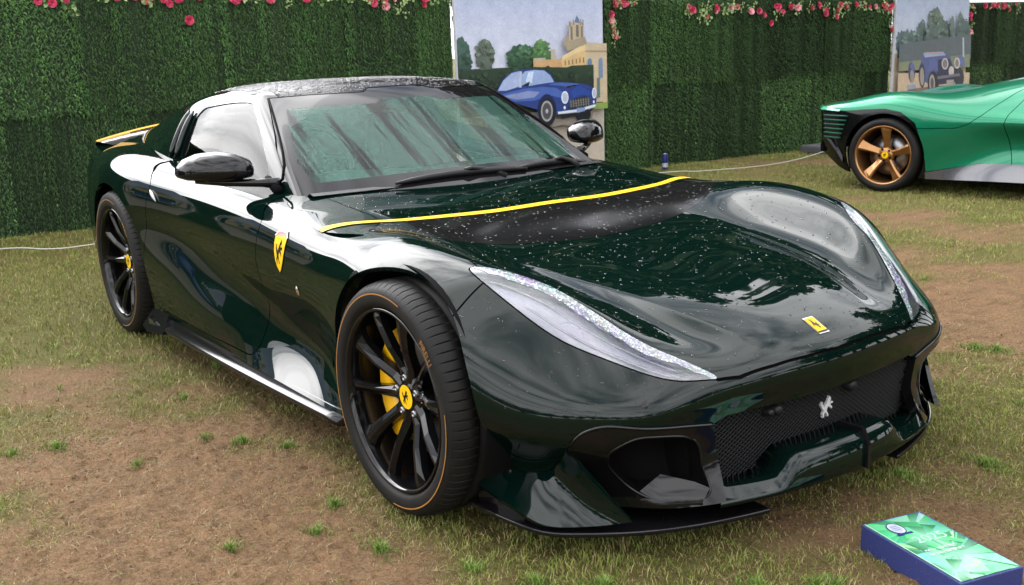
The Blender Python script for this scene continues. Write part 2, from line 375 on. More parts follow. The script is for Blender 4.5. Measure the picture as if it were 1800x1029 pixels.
# ---------- trimmed panels of a smooth surface ----------
class TM:
    def __init__(s,V,N,F): s.V,s.N,s.F=V,N,F
def quads_tris(Q): return np.concatenate([Q[:,[0,1,2]],Q[:,[0,2,3]]])
def compact(T):
    used=np.unique(T.F); re=np.full(len(T.V),-1); re[used]=np.arange(len(used)); return TM(T.V[used],T.N[used],re[T.F])
def cut(T,f):
    """keep the part of the surface where f>0, splitting triangles along f=0"""
    f=np.where(np.abs(f)<2e-6,2e-6,f); s=f[T.F]>0; c=s.sum(1)
    keep=T.F[c==3]; new=[keep]; nV=len(T.V); E=[];
    one=T.F[c==1]; so=s[c==1]; k=so.argmax(1); o=np.stack([np.take_along_axis(one,((k+i)%3)[:,None],1)[:,0] for i in range(3)],1)
    two=T.F[c==2]; st=s[c==2]; k=(~st).argmax(1); t=np.stack([np.take_along_axis(two,((k+i)%3)[:,None],1)[:,0] for i in range(3)],1)
    ed=np.concatenate([o[:,[0,1]],o[:,[0,2]],t[:,[0,1]],t[:,[0,2]]])
    if len(ed)==0: return compact(TM(T.V,T.N,keep)) if len(keep) else None
    es=np.sort(ed,1); key=es[:,0].astype(np.int64)*nV+es[:,1]; uk,inv=np.unique(key,return_inverse=True)
    a=uk//nV; b=uk%nV; w=(f[a]/(f[a]-f[b]))[:,None]
    V=np.concatenate([T.V,T.V[a]*(1-w)+T.V[b]*w]); N=np.concatenate([T.N,T.N[a]*(1-w)+T.N[b]*w])
    inv=inv+nV; no,ntw=len(o),len(t)
    i1,i2,j1,j2=inv[:no],inv[no:2*no],inv[2*no:2*no+ntw],inv[2*no+ntw:]
    new+=[np.stack([o[:,0],i1,i2],1),np.stack([j1,t[:,1],t[:,2]],1),np.stack([j1,t[:,2],j2],1)]
    F=np.concatenate(new); N/=np.maximum(np.linalg.norm(N,axis=1),1e-9)[:,None]
    return compact(TM(V,N,F))
def pdist(P,poly):
    """signed distance to a closed polygon, positive inside"""
    P=np.asarray(P); A=np.asarray(poly,float); B=np.roll(A,-1,0); d=np.full(len(P),1e9); ins=np.zeros(len(P),bool)
    for a,b in zip(A,B):
        ab=b-a; L2=max(ab@ab,1e-12); t=np.clip(((P-a)@ab)/L2,0,1); q=a+t[:,None]*ab
        d=np.minimum(d,np.hypot(*(P-q).T))
        with np.errstate(divide='ignore',invalid='ignore'):
            c=((a[1]>P[:,1])!=(b[1]>P[:,1]))&(P[:,0]<(b[0]-a[0])*(P[:,1]-a[1])/(b[1]-a[1]+1e-30)+a[0])
        ins^=c
    return np.where(ins,d,-d)
def smoothpoly(pts,n=6,closed=True):
    """Catmull-Rom through the points"""
    P=np.asarray(pts,float); m=len(P); out=[]
    for i in range(m if closed else m-1):
        p0,p1,p2,p3=(P[(i-1)%m],P[i],P[(i+1)%m],P[(i+2)%m]) if closed else (P[max(i-1,0)],P[i],P[i+1],P[min(i+2,m-1)])
        for k in range(n):
            t=k/n; out.append(.5*((2*p1)+(-p0+p2)*t+(2*p0-5*p1+4*p2-p3)*t*t+(-p0+3*p1-3*p2+p3)*t**3))
    if not closed: out.append(P[-1])
    return np.array(out)
def plane2(P,d):
    """coordinates in the plane across direction d"""
    d=np.array(d,float); d/=np.linalg.norm(d); a=np.cross([0,0,1],d); a/=np.linalg.norm(a); b=np.cross(d,a)
    P=np.asarray(P,float); return np.stack([P@a,P@b],-1)
def mirT(T): return TM(T.V*[1,-1,1],T.N*[1,-1,1],T.F[:,::-1])
def edge_loop(T):
    e=np.concatenate([T.F[:,[0,1]],T.F[:,[1,2]],T.F[:,[2,0]]]); k=np.sort(e,1); key=k[:,0].astype(np.int64)*len(T.V)+k[:,1]
    u_,i,c=np.unique(key,return_index=True,return_counts=True); return e[i[c==1]]
def panel(name,T,m,parent,th=.012,off=0,rim=None,label=None):
    """surface piece with a return flange of depth th along its edges"""
    V=T.V+T.N*off; be=edge_loop(T); F=T.F.tolist(); N=T.N; midx=[0]*len(F)
    if th and len(be):
        vi=np.unique(be); n0=len(V); mpi={v:i for i,v in enumerate(vi)}; k=len(vi)
        V=np.concatenate([V,V[vi],V[vi]-T.N[vi]*th])
        fn=[]
        for a,b in be:
            ia,ib=mpi[a],mpi[b]; F.append([n0+ib,n0+ia,n0+k+ia,n0+k+ib]); midx.append(1 if rim else 0)
        # flange normals
        cn=np.zeros((k,3))
        for a,b in be:
            nn=np.cross(V[b]-V[a],T.N[a]); cn[mpi[a]]+=nn; cn[mpi[b]]+=nn
        cn/=np.maximum(np.linalg.norm(cn,axis=1),1e-9)[:,None]
        N=np.concatenate([N,cn,cn])
    o=obj(name,V,F,[m,rim] if rim else m,parent,normals=N,midx=midx if rim else None)
    if label: o['label']=label
    return o
def surf(cage,lev=4):
    V,Q=subdiv(*cage,lev); F=quads_tris(Q); return TM(V,vnormals(V,F),F)
# =====================================================================
#  setting: lawn, turf-covered fence, printed banners, garlands
# =====================================================================
def hashn(ix,iy,seed):
    h=(ix.astype(np.int64)*374761393+iy.astype(np.int64)*668265263+seed*1442695041)&0xffffffff
    h=((h^(h>>13))*1274126177)&0xffffffff; h=h^(h>>16); return (h&0xffff)/65535.
def vnoise(x,y,sc,seed=0):
    x=np.asarray(x)/sc; y=np.asarray(y)/sc; ix=np.floor(x); iy=np.floor(y); fx=x-ix; fy=y-iy; fx=fx*fx*(3-2*fx); fy=fy*fy*(3-2*fy)
    a=hashn(ix,iy,seed);b=hashn(ix+1,iy,seed);c=hashn(ix,iy+1,seed);d=hashn(ix+1,iy+1,seed)
    return (a*(1-fx)+b*fx)*(1-fy)+(c*(1-fx)+d*fx)*fy
def fbm(x,y,sc,n=4,seed=0):
    s=0;a=.5;t=0
    for i in range(n): s=s+a*vnoise(x,y,sc/2**i,seed+i*17); t+=a; a*=.55
    return s/t
def height(x,y): return .020*(fbm(x,y,.9,3,3)-.5)+.010*(fbm(x,y,.11,2,9)-.5)+.010*(fbm(x,y,.030,2,31)-.5)-.011*np.clip((vnoise(x,y,.019,33)-.56)/.4,0,1)
def green(x,y):
    """how well the turf covers the soil, 0..1"""
    d=.62*fbm(x,y,1.1,4,21)+.38*fbm(x,y,.26,3,40)
    d=1.25*(d-.5)+.5+.15-.09*np.clip((y+.3)/.8,0,1)-.36*np.exp(-(((x+.62)/1.30)**2+((y+1.52)/.56)**2))-.12*np.exp(-(((x-.1)/.9)**2+((y-2.2)/.9)**2))+.12*np.exp(-(((x+3.1)/1.3)**2+((y+1.1)/.7)**2))+.12*np.clip((-x-3.6)/1.5,0,1)+.10*np.exp(-(((x-.8)/.5)**2+((y+.75)/.35)**2))
    return np.clip((d-.37)/.26,0,1)
def axis(a,b,st,lo,hi):
    L_=[a]; s=st
    while L_[-1]>lo: s=min(s*1.12,s+.5*max(1,s)); L_.append(L_[-1]-s)
    R_=[b]; s=st
    while R_[-1]<hi: s=min(s*1.12,s+.5*max(1,s)); R_.append(R_[-1]+s)
    return np.array(L_[::-1][:-1]+list(np.arange(a,b,st))+R_)
gx_=axis(-1.7,2.2,.0115,-150,150); gy_=axis(-2.7,1.6,.0115,-150,150)
X,Y=np.meshgrid(gx_,gy_,indexing='ij'); Z=height(X,Y)*np.exp(-np.maximum(0,np.hypot(X,Y)-12)/10)
nx_,ny_=X.shape; ii=np.arange(nx_*ny_).reshape(nx_,ny_)
Fq=np.stack([ii[:-1,:-1],ii[1:,:-1],ii[1:,1:],ii[:-1,1:]],-1).reshape(-1,4)
gd=green(X,Y); cols=np.stack([gd.ravel(),fbm(X,Y,.5,3,77).ravel(),np.zeros(nx_*ny_)],-1)
SOIL=mat('lawn_soil',(.2,.13,.08),.95,spec=.2); m=SOIL
ca=nd(m,'ShaderNodeVertexColor'); ca.layer_name='Col'; sp_=nd(m,'ShaderNodeSeparateColor'); lk(m,ca.outputs[0],sp_.inputs[0])
n1=noise(m,85,7,.72); n2=noise(m,9,5); n3=noise(m,260,3,.6)
so=ramp(m,n1.outputs[0],[(.28,(0.0595, 0.035, 0.0195)),(.45,(0.133, 0.0826, 0.0456)),(.60,(0.1785, 0.1141, 0.0651)),(.80,(0.238, 0.1645, 0.1009))])
so2=nd(m,'ShaderNodeMix',data_type='RGBA',blend_type='MULTIPLY'); so2.inputs[0].default_value=1; rr_=ramp(m,n2.outputs[0],[(.3,(.84,.80,.72)),(.7,(1.22,1.14,1.02))]); lk(m,so.outputs[0],so2.inputs[6]); lk(m,rr_.outputs[0],so2.inputs[7])
th_=ramp(m,n1.outputs[0],[(.3,(.060,.056,.015)),(.5,(0.088, 0.082, 0.02)),(.72,(0.15, 0.128, 0.042))])
ad=nd(m,'ShaderNodeMath',operation='MULTIPLY_ADD'); ad.inputs[1].default_value=1.2; lk(m,n1.outputs[0],ad.inputs[0]); ma=nd(m,'ShaderNodeMath',operation='MULTIPLY_ADD'); ma.inputs[1].default_value=1.3; ma.inputs[2].default_value=-.75; lk(m,sp_.outputs[0],ma.inputs[0]); lk(m,ma.outputs[0],ad.inputs[2]); ad.use_clamp=True
mxs=nd(m,'ShaderNodeMix',data_type='RGBA'); lk(m,ad.outputs[0],mxs.inputs[0]); lk(m,so2.outputs[2],mxs.inputs[6]); lk(m,th_.outputs[0],mxs.inputs[7]); lk(m,mxs.outputs[2],bsdf(m).inputs['Base Color'])
bump(m,n1.outputs[0],1.0,.022)
g_=bigmesh('ground',np.stack([X,Y,Z],-1).reshape(-1,3),Fq,SOIL,cols=cols,smooth=True); tag(g_,kind='structure')
# ---- grass blades
GRASS=mat('grass_blade',(.1,.13,.03),.55,spec=.3); colattr(GRASS); 
def blades(P,h,wd,lean,col,rng):
    n=len(P); a=rng.uniform(0,2*np.pi,n); b=rng.uniform(0,2*np.pi,n)
    w_=np.stack([np.cos(a),np.sin(a),0*a],-1)*wd[:,None]/2; l=np.stack([np.cos(b),np.sin(b),0*b],-1)*(lean*h)[:,None]
    up=np.array([0,0,1.])
    m1=P+l*.35+up*(h*.55)[:,None]; tp=P+l+up*(h*np.sqrt(np.clip(1-lean**2*.6,.15,1)))[:,None]
    V=np.stack([P-w_,P+w_,m1-w_*.75,m1+w_*.75,tp],1).reshape(-1,3); o=np.arange(n)[:,None]*5
    F=np.concatenate([o+np.array([0,1,3]),o+np.array([0,3,2]),o+np.array([2,3,4])])
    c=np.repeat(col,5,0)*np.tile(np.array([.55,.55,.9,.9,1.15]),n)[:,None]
    return V,F,c
def in_view(x,y,mg=.40):
    d=np.stack([x-CAM[0],y-CAM[1],0*x-CAM[2]],-1); z=d@np.array(f); px=(d@np.array(r))/z*1837.7/900; py=(d@np.array(u))/z*1837.7/514.5
    return (z>.5)&(np.abs(px)<1+mg)&(np.abs(py)<1.15+mg)
def grass_set(name,x0,x1,y0,y1,dens,h0,h1,wd,seed,zone=None):
    rng=np.random.default_rng(seed); n=int((x1-x0)*(y1-y0)*dens); x=rng.uniform(x0,x1,n); y=rng.uniform(y0,y1,n)
    k=in_view(x,y); x,y=x[k],y[k]
    if zone is not None: k=zone(x,y); x,y=x[k],y[k]
    g=green(x,y); cl=fbm(x,y,.07,2,61); k=rng.uniform(0,1,len(x))<np.clip(g*1.15*np.clip((cl-.30)/.3,.08,1)+.085,0,1); x,y,g=x[k],y[k],g[k]
    hn=rng.uniform(h0,h1,len(x))*(.55+.6*g)*(.7+.6*fbm(x,y,.18,2,88)); t=rng.uniform(0,1,len(x))[:,None]; br=fbm(x,y,.6,3,99)[:,None]
    dry=(rng.uniform(0,1,len(x))<.34+.30*(1-g))[:,None]
    c=np.where(dry,np.array([.32,.245,.11])*(.6+.7*t),(np.array([.100,.150,.018])*(1-t)+np.array([.205,.235,.048])*t)*(.88+.6*br))
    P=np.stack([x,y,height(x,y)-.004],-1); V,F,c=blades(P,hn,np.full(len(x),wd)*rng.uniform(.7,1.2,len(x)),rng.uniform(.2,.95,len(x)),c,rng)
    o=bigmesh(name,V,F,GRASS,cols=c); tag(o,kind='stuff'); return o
near=lambda x,y: np.hypot(x-CAM[0],y-CAM[1])<4.2
mid=lambda x,y: (np.hypot(x-CAM[0],y-CAM[1])>=4.2)
grass_set('grass',-2.2,2.6,-3.2,2.4,21000,.010,.030,.0021,1,near)
grass_set('grass',-7.5,2.0,-4.0,12,4200,.014,.038,.0036,2,mid)
# distinct tufts on the bare soil, fuller than the turf around them
rng=np.random.default_rng(5); P=[];H_=[]
TUFT=[(-1.0,-1.195,.06),(-.875,-1.1,.06),(-.18,-1.09,.055),(.17,-1.13,.075),(-1.24,-1.64,.08),(-1.29,-1.78,.07),(-.72,-1.0,.06),(-1.5,-1.1,.08),(.42,-1.0,.07),(.6,-.92,.08),(.72,-.8,.08),(.95,-.5,.07),(.9,.62,.08),(.72,1.25,.09),(.2,1.75,.09),(1.22,.35,.07),(.78,.35,.08),(-.1,-1.45,.05)]
for i in range(60): TUFT.append((rng.uniform(-3,1.8),rng.uniform(-2.6,3),rng.uniform(.03,.09)))
for (x,y,rr) in TUFT:
    n=int(rng.uniform(90,240)*(rr/.07)**2); a=rng.uniform(0,6.283,n); q=rr*rng.uniform(0,1,n)**.8*(.7+.5*np.sin(a*2+x*9)+.3*np.sin(a*3+y*7)); P.append(np.stack([x+q*np.cos(a)*1.2,y+q*np.sin(a),0*a],-1)); H_.append(.012+.030*np.clip(1-np.abs(q)/rr,0,1)*rng.uniform(.4,1.1,n))
P=np.concatenate(P); H_=np.concatenate(H_); P[:,2]=height(P[:,0],P[:,1])-.003; t=rng.uniform(0,1,len(P))[:,None]
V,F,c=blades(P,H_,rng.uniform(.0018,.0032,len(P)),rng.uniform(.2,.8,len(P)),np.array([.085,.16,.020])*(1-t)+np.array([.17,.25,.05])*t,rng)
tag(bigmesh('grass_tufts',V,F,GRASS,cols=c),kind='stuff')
# flattened dead blades lying over the bare soil
n=30000; x=rng.uniform(-2.2,2.3,n); y=rng.uniform(-3,2.4,n); k=in_view(x,y)&(rng.uniform(0,1,n)<.25+.75*fbm(x,y,.3,3,15)); x,y=x[k],y[k]; n=len(x); t=rng.uniform(0,1,n)[:,None]
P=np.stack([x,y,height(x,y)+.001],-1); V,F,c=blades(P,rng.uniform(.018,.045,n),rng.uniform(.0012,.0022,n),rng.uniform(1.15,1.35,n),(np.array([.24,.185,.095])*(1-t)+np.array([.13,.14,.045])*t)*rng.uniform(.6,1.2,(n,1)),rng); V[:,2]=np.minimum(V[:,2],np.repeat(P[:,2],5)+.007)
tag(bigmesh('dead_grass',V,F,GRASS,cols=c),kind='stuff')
# crumbs of soil
n=70000; x=rng.uniform(-1.6,2.3,n); y=rng.uniform(-3,2.2,n); k=in_view(x,y); x,y=x[k],y[k]; n=len(x); s_=rng.uniform(.0015,.0050,n)*rng.choice([.7,1,1.7],n,p=[.5,.4,.1]); z=height(x,y)
base_=np.array([[1,0,0],[-.5,.87,0],[-.5,-.87,0],[0,0,1.]]); an=rng.uniform(0,6.28,n); ca_,sa_=np.cos(an),np.sin(an)
B=base_[None]*rng.uniform(.6,1.3,(n,4,1)); V=np.stack([x[:,None]+s_[:,None]*(B[...,0]*ca_[:,None]-B[...,1]*sa_[:,None]),y[:,None]+s_[:,None]*(B[...,0]*sa_[:,None]+B[...,1]*ca_[:,None]),z[:,None]+s_[:,None]*(B[...,2]*.9-.2)],-1).reshape(-1,3)
o4=np.arange(n)[:,None]*4; F=np.concatenate([o4+np.array(q) for q in([0,1,3],[1,2,3],[2,0,3])]); t=rng.uniform(.45,1.45,n)[:,None]; cc_=np.repeat(np.array([.150,.096,.055])*t,4,0)
CR=mat('soil_crumbs',(.2,.13,.08),.95,spec=.1); colattr(CR); tag(bigmesh('soil_crumbs',V,F,CR,cols=cc_),kind='stuff')
# ---- fence line: runs along y, turned slightly
FT=Vector((.0876,.9962,0)); FN=Vector((.9962,-.0876,0))
def fpt(s,z,n=0): p=Vector((-6.37,0,0))+FT*s+FN*n; return (p.x,p.y,z)
FM=Matrix(((FT.x,FN.x,0,-6.37),(FT.y,FN.y,0,0),(0,0,1,0),(0,0,0,1)))   # local (along, out, up)
TURF=mat('fence_turf',(.03,.06,.02),.6,spec=.25); a=colattr(TURF)
oi=nd(TURF,'ShaderNodeObjectInfo'); rv=ramp(TURF,oi.outputs['Random'],[(0,(.55,.60,.55)),(.5,(.95,1.0,.92)),(1,(1.5,1.5,1.4))]); mt=nd(TURF,'ShaderNodeMix',data_type='RGBA',blend_type='MULTIPLY'); mt.inputs[0].default_value=1; lk(TURF,a.outputs[0],mt.inputs[6]); lk(TURF,rv.outputs[0],mt.inputs[7]); lk(TURF,mt.outputs[2],bsdf(TURF).inputs['Base Color'])
def turf_mesh(wd,ht,seed,ragged):
    """one hung strip of artificial turf: backing plus drooping blades, in local (along, out, up)"""
    rng=np.random.default_rng(seed); n=int(wd*ht*6000); x=rng.uniform(0,wd,n); z=rng.uniform(.0,ht,n); st=vnoise(x,0*x,.035,seed)*.6+vnoise(x,z*.25,.12,seed+3)*.4
    ln=rng.uniform(.020,.045,n); outw=rng.uniform(.006,.022,n)*(.5+st); an=rng.normal(0,.45,n)
    dx=ln*np.sin(an); dz=-ln*np.cos(an); wv_=.0034*rng.uniform(.7,1.5,n)
    y0=.012*st+.012*np.sin(x*21+seed)*vnoise(x,z*.3,.3,seed+9)
    V=np.stack([np.stack([x-wv_,y0,z],-1),np.stack([x+wv_,y0,z],-1),np.stack([x+dx*.5+wv_*.8,y0+outw,z+dz*.4],-1),np.stack([x+dx*.5-wv_*.8,y0+outw,z+dz*.4],-1),np.stack([x+dx,y0+outw*.9,z+dz],-1)],1).reshape(-1,3)
    o=np.arange(n)[:,None]*5; F=np.concatenate([o+np.array(q) for q in([0,1,2],[0,2,3],[3,2,4])])
    t=rng.uniform(0,1,n)[:,None]; c=(np.array([.011,.030,.008])*(1-t)+np.array([.046,.094,.028])*t)*(.28+1.45*st[:,None])*(.7+.6*vnoise(x,z*.12,.19,seed+7)[:,None]); hl_=rng.uniform(0,1,n)<.05; c[hl_]*=1.9
    c=np.repeat(c,5,0)
    b=len(V); V=np.concatenate([V,[(0,0,0),(wd,0,0),(wd,0,ht),(0,0,ht)]]); F=np.concatenate([F,[[b,b+1,b+2],[b,b+2,b+3]]]); c=np.concatenate([c,np.tile([[.008,.018,.007]],(4,1))])
    return V,F,c
TM_=[]
for i in range(5):
    V,F,c=turf_mesh(.62,.95,50+i,i%2); o=bigmesh('turf_panel',V,F,TURF,cols=c); TM_.append(o.data); bpy.data.objects.remove(o)
BACK=mat('fence_frame',(.03,.03,.03),.8)
rngf=random.Random(11)
def hedge(s0,s1,top,label,out=True,seam=.93):
    t=empty('hedge_fence',fpt((s0+s1)/2,0)); t.rotation_euler=(0,0,math.atan2(FT.y,FT.x)-math.pi/2)
    V,F=bx((s0+s1)/2,-.05,top/2-.01,s1-s0-.02,.06,top-.04,None,None); M=FM; 
    inv=t.matrix_basis.inverted()
    o=obj('fence_frame',[tuple(inv@(M@Vector(v))) for v in V],F,BACK,t,smooth=False)
    for row in(0,1):
        s=s0
        while s<s1-.02:
            wd=min(rngf.uniform(.42,.95),s1-s); 
            if s1-s-wd<.2: wd=s1-s
            z0,z1=((-.02,seam+rngf.uniform(0,.05)) if row==0 else (seam-rngf.uniform(.0,.05),top))
            o=bpy.data.objects.new('turf_panel',rngf.choice(TM_)); COL.objects.link(o); o.parent=t
            L_=inv@M@Matrix.Translation((s,rngf.uniform(0,.014)+(.012 if row else 0),z0))@Matrix.Diagonal((wd/.62,1,(z1-z0)/.95,1)); o.matrix_local=L_; s+=wd
    tag(t,label,'fence','turf covered fence panels behind the cars'); return t
hedge(-3.0,3.23,1.87,'long turf clad fence section behind the dark green car, left of the blue car banner')
hedge(5.0,9.42,1.79,'turf clad fence section between the two tall photo banners')
hedge(10.86,15.0,1.70,'turf clad fence section at the right edge, behind the bright green car')
hedge(-12,-5.0,1.87,'turf clad fence section beyond the left edge of the picture')
# ---- garlands
ROSE=mat('rose_petal',(.62,.035,.13),.5); vary(ROSE,30,(.45,.012,.06),(.75,.12,.24)); PALE=mat('pale_rose_petal',(.75,.35,.38),.5); LEAF=mat('garland_leaf',(.16,.27,.075),.5); vary(LEAF,25,(.06,.13,.03),(.34,.42,.18))
def rose_mesh(seed,m):
    rg=random.Random(seed); V=[];F=[]
    for ring,(rr,n,zz) in enumerate(((.010,4,.022),(.020,5,.014),(.029,6,.004))):
        for k in range(n):
            a=2*math.pi*k/n+ring*.5+rg.uniform(-.2,.2); c,s_=math.cos(a),math.sin(a); b=len(V)
            for (du,dr,dz) in((-.9,.25,-.010),(.9,.25,-.010),(1.1,.9,.004),(0,1.12,.010),(-1.1,.9,.004)):
                q=rr*dr; t=rr*.62*du; V.append((q*c-t*s_,q*s_+t*c,zz+dz+rg.uniform(-.002,.002)))
            F.append([b,b+1,b+2,b+3,b+4])
    o=obj('rose',V,F,m,smooth=True); me=o.data; bpy.data.objects.remove(o); return me
def sprig_mesh(seed):
    rg=random.Random(seed); V=[];F=[]
    for k in range(8):
        a=rg.uniform(0,6.28); q=rg.uniform(.01,.05) if k else 0; x,y=q*math.cos(a),q*math.sin(a)*1.3; b=len(V); ln=rg.uniform(.022,.036); wd=ln*.33; d=rg.uniform(0,6.28); c,s_=math.cos(d),math.sin(d); tz=rg.uniform(0,.02)
        for (l,t,z) in((-.5,0,0),(0,-1,.004),(.5,0,.0),(0,1,.004)): V.append((x+ln*l*c-wd*t*s_,y+ln*l*s_+wd*t*c,tz+z+l*rg.uniform(-.01,.01)))
        F.append([b,b+1,b+2,b+3])
    o=obj('leaf_sprig',V,F,LEAF,smooth=False); me=o.data; bpy.data.objects.remove(o); return me
RM=[rose_mesh(i,ROSE) for i in range(4)]+[rose_mesh(9,PALE)]; SM=[sprig_mesh(i) for i in range(5)]
Rout=Matrix(((FT.x,0,FN.x,0),(FT.y,0,FN.y,0),(0,1,0,0),(0,0,0,1)))  # mesh z -> out of the fence
def garland(pts,label,seed,den=1):
    rg=random.Random(seed); t=empty('rose_garland',pts[0])
    for (s,z,k) in pts_from(pts,rg,den):
        rose=k<.45; me=(rg.choice(RM) if rose else rg.choice(SM)); o=bpy.data.objects.new('rose' if rose else 'leaf_sprig',me); COL.objects.link(o); o.parent=t
        M=Matrix.Translation(fpt(s,z,.035+rg.uniform(0,.02)))@Rout@Matrix.Rotation(rg.uniform(0,6.28),4,'Z')@Matrix.Rotation(rg.uniform(-.5,.5),4,'X')@Matrix.Scale(rg.uniform(.8,1.35) if rose else rg.uniform(.9,1.3),4)
        o.matrix_local=t.matrix_basis.inverted()@M
    tag(t,label,'garland','rose garlands along the fence tops'); return t
def pts_from(pts,rg,den):
    out=[]
    for (s0,z0,s1,z1,n,sp) in pts[1:]:
        for i in range(int(n*den)):
            q=rg.random(); c=.5+.5*math.sin(s0*3+q*(s1-s0)*6.5)
            out.append((s0+(s1-s0)*q,z0+(z1-z0)*q-abs(rg.gauss(0,sp))*(.3+c),rg.random()))
    return out
garland([fpt(-.6,1.8),(-.8,1.86,3.2,1.80,64,.055)],'pink rose garland along the top of the left fence section',1)
garland([fpt(6,1.66),(5.05,1.75,5.4,1.74,12,.03),(5.06,1.74,5.14,1.38,14,.02),(6.05,1.69,9.38,1.69,92,.05),(9.34,1.66,9.38,1.35,5,.01)],'pink rose garland between the banners, trailing down beside the blue car banner',2)
garland([fpt(11,1.66),(10.9,1.67,13.2,1.66,60,.04),(10.88,1.66,10.92,1.3,6,.01)],'pink rose garland on the fence at the right edge above the bright green car',3)
# ---- printed banners
PRINT=mat('banner_print',(.5,.5,.5),.45,spec=.3); a=colattr(PRINT); n=noise(PRINT,9,6,.6); n_=noise(PRINT,60,4,.6); q=ramp(PRINT,n.outputs[0],[(.3,(.80,.80,.82)),(.7,(.98,.97,.96))]); q2=ramp(PRINT,n_.outputs[0],[(.3,(.88,.88,.88)),(.7,(1.10,1.10,1.10))]); m1=nd(PRINT,'ShaderNodeMix',data_type='RGBA',blend_type='MULTIPLY'); m1.inputs[0].default_value=1; lk(PRINT,a.outputs[0],m1.inputs[6]); lk(PRINT,q.outputs[0],m1.inputs[7]); m2=nd(PRINT,'ShaderNodeMix',data_type='RGBA',blend_type='MULTIPLY'); m2.inputs[0].default_value=1; lk(PRINT,m1.outputs[2],m2.inputs[6]); lk(PRINT,q2.outputs[0],m2.inputs[7]); lk(PRINT,m2.outputs[2],bsdf(PRINT).inputs['Base Color'])
def srgb(c): return tuple((v/255/12.92 if v<10 else ((v/255+.055)/1.055)**2.4) for v in c)
def ell(cx,cy,rx,ry,n=20,rot=0): return [(cx+rx*math.cos(a)*math.cos(rot)-ry*math.sin(a)*math.sin(rot),cy+rx*math.cos(a)*math.sin(rot)+ry*math.sin(a)*math.cos(rot)) for a in [2*math.pi*i/n for i in range(n)]]
def blob(cx,cy,rx,ry,seed,n=34,am=.16):
    rg=random.Random(seed); return [(cx+rx*math.cos(a)*(1+rg.uniform(-am,am)),cy+ry*math.sin(a)*(1+rg.uniform(-am,am))) for a in [2*math.pi*i/n for i in range(n)]]
def mottle(P,cx,cy,rx,ry,c,sd,am=1.0,n=26):
    rg=random.Random(sd*7+1)
    for i in range(n):
        a=rg.uniform(0,6.283); q=rg.uniform(0,1)**.5*1.02; x=cx+rx*q*math.cos(a); y=cy+ry*q*math.sin(a); k=1+am*(rg.uniform(-.30,.26)-.22*(math.sin(a)*q)); r_=rg.uniform(.10,.24)*min(rx,ry)
        P.append((blob(x,y,r_*1.2,r_,sd*100+i,9,.35),tuple(max(0,min(255,int(v*k))) for v in c)))
def banner(s0,s1,ztop,zbot,polys,conv,label,clip):
    t=empty('photo_banner',fpt((s0+s1)/2,0)); inv=t.matrix_basis.inverted()
    V,F=bx((s0+s1)/2,.045,(ztop+zbot)/2,s1-s0,.05,ztop-zbot); obj('banner_board',[tuple(inv@(FM@Vector(v))) for v in V],F,mat('banner_edge',(.55,.56,.6),.5),t,smooth=False)
    V=[];F=[];C_=[]
    for k,(pl,c) in enumerate(polys):
        q=[conv(*p) for p in pl]; q=[(min(max(a,s0+.004),s1-.004),min(max(b,zbot+.004),ztop-.004)) for a,b in q]; b=len(V)
        V+=[tuple(inv@(FM@Vector((a,.0715+.00025*k,z)))) for a,z in q]; F+=[[b+i for i in tt] for tt in tess(q)]
        cs=c if isinstance(c[0],(tuple,list)) else [c]*len(q); C_+=[srgb(x) for x in cs]
    obj('banner_picture',V,F,PRINT,t,cols=np.array(C_),smooth=False)
    tag(t,label,'banner'); return t
STONE=(196,168,122); SH=(120,112,100); BL=(38,58,120); BL2=(66,92,160); BL3=(22,32,74); DK=(24,26,32)
def r4(a,b,c,d): return [(a,b),(c,b),(c,d),(a,d)]
P1=[(r4(40,-200,1140,480),[(150,162,196),(150,162,196),(196,200,214),(196,200,214)]),
 (r4(40,460,1140,800),(58,72,60)),(r4(40,775,1140,1500),[(168,160,152),(168,160,152),(178,166,150),(178,166,150)])]
for (cx,cy,rx,ry,c,sd) in((95,370,60,115,(66,92,84),1),(110,420,50,60,(52,76,66),2),(250,380,66,100,(84,96,86),3),(240,310,34,42,(92,104,92),4),(470,400,74,85,(56,86,66),5),(530,370,56,60,(66,98,72),6),(490,440,90,40,(48,76,56),7),(640,350,60,66,(84,120,74),8),(610,400,50,44,(70,104,64),9),(680,400,40,40,(76,108,70),10)): P1.append((blob(cx,cy,rx,ry,sd),c)); mottle(P1,cx,cy,rx,ry,c,sd)
P1+=[(r4(570,418,780,475),(186,150,108)),(r4(572,405,660,425),(170,158,140)),(r4(700,350,736,420),(168,160,146)),
 ([(780,402),(962,312),(1130,322),(1130,760),(780,480)],STONE),([(962,312),(1130,322),(1130,730),(1030,730),(1020,470),(962,470)],(182,166,140)),([(780,402),(962,312),(962,360),(780,425)],(206,184,140)),([(962,365),(1130,372),(1130,384),(962,378)],(150,132,108)),
 ([(800,330),(800,280),(820,262),(840,280),(845,320),(830,360)],(150,140,124)),(r4(838,172,950,300),(172,158,134)),([(880,172),(898,125),(916,150),(924,178)],(92,110,138)),(r4(850,200,866,290),(112,104,96)),(r4(892,190,912,270),(104,98,92)),(r4(928,200,944,290),(122,112,102)),([(820,300),(960,270),(975,320),(820,370)],(150,138,118)),
 (r4(843,165,851,200),(120,112,104)),(r4(870,155,877,190),(120,112,104)),(r4(925,152,932,190),(120,112,104)),(r4(942,155,949,195),(120,112,104))]
for x in range(800,950,28): P1.append((r4(x,430-(x-800)*.12,x+9,462-(x-800)*.1),(130,104,72)))
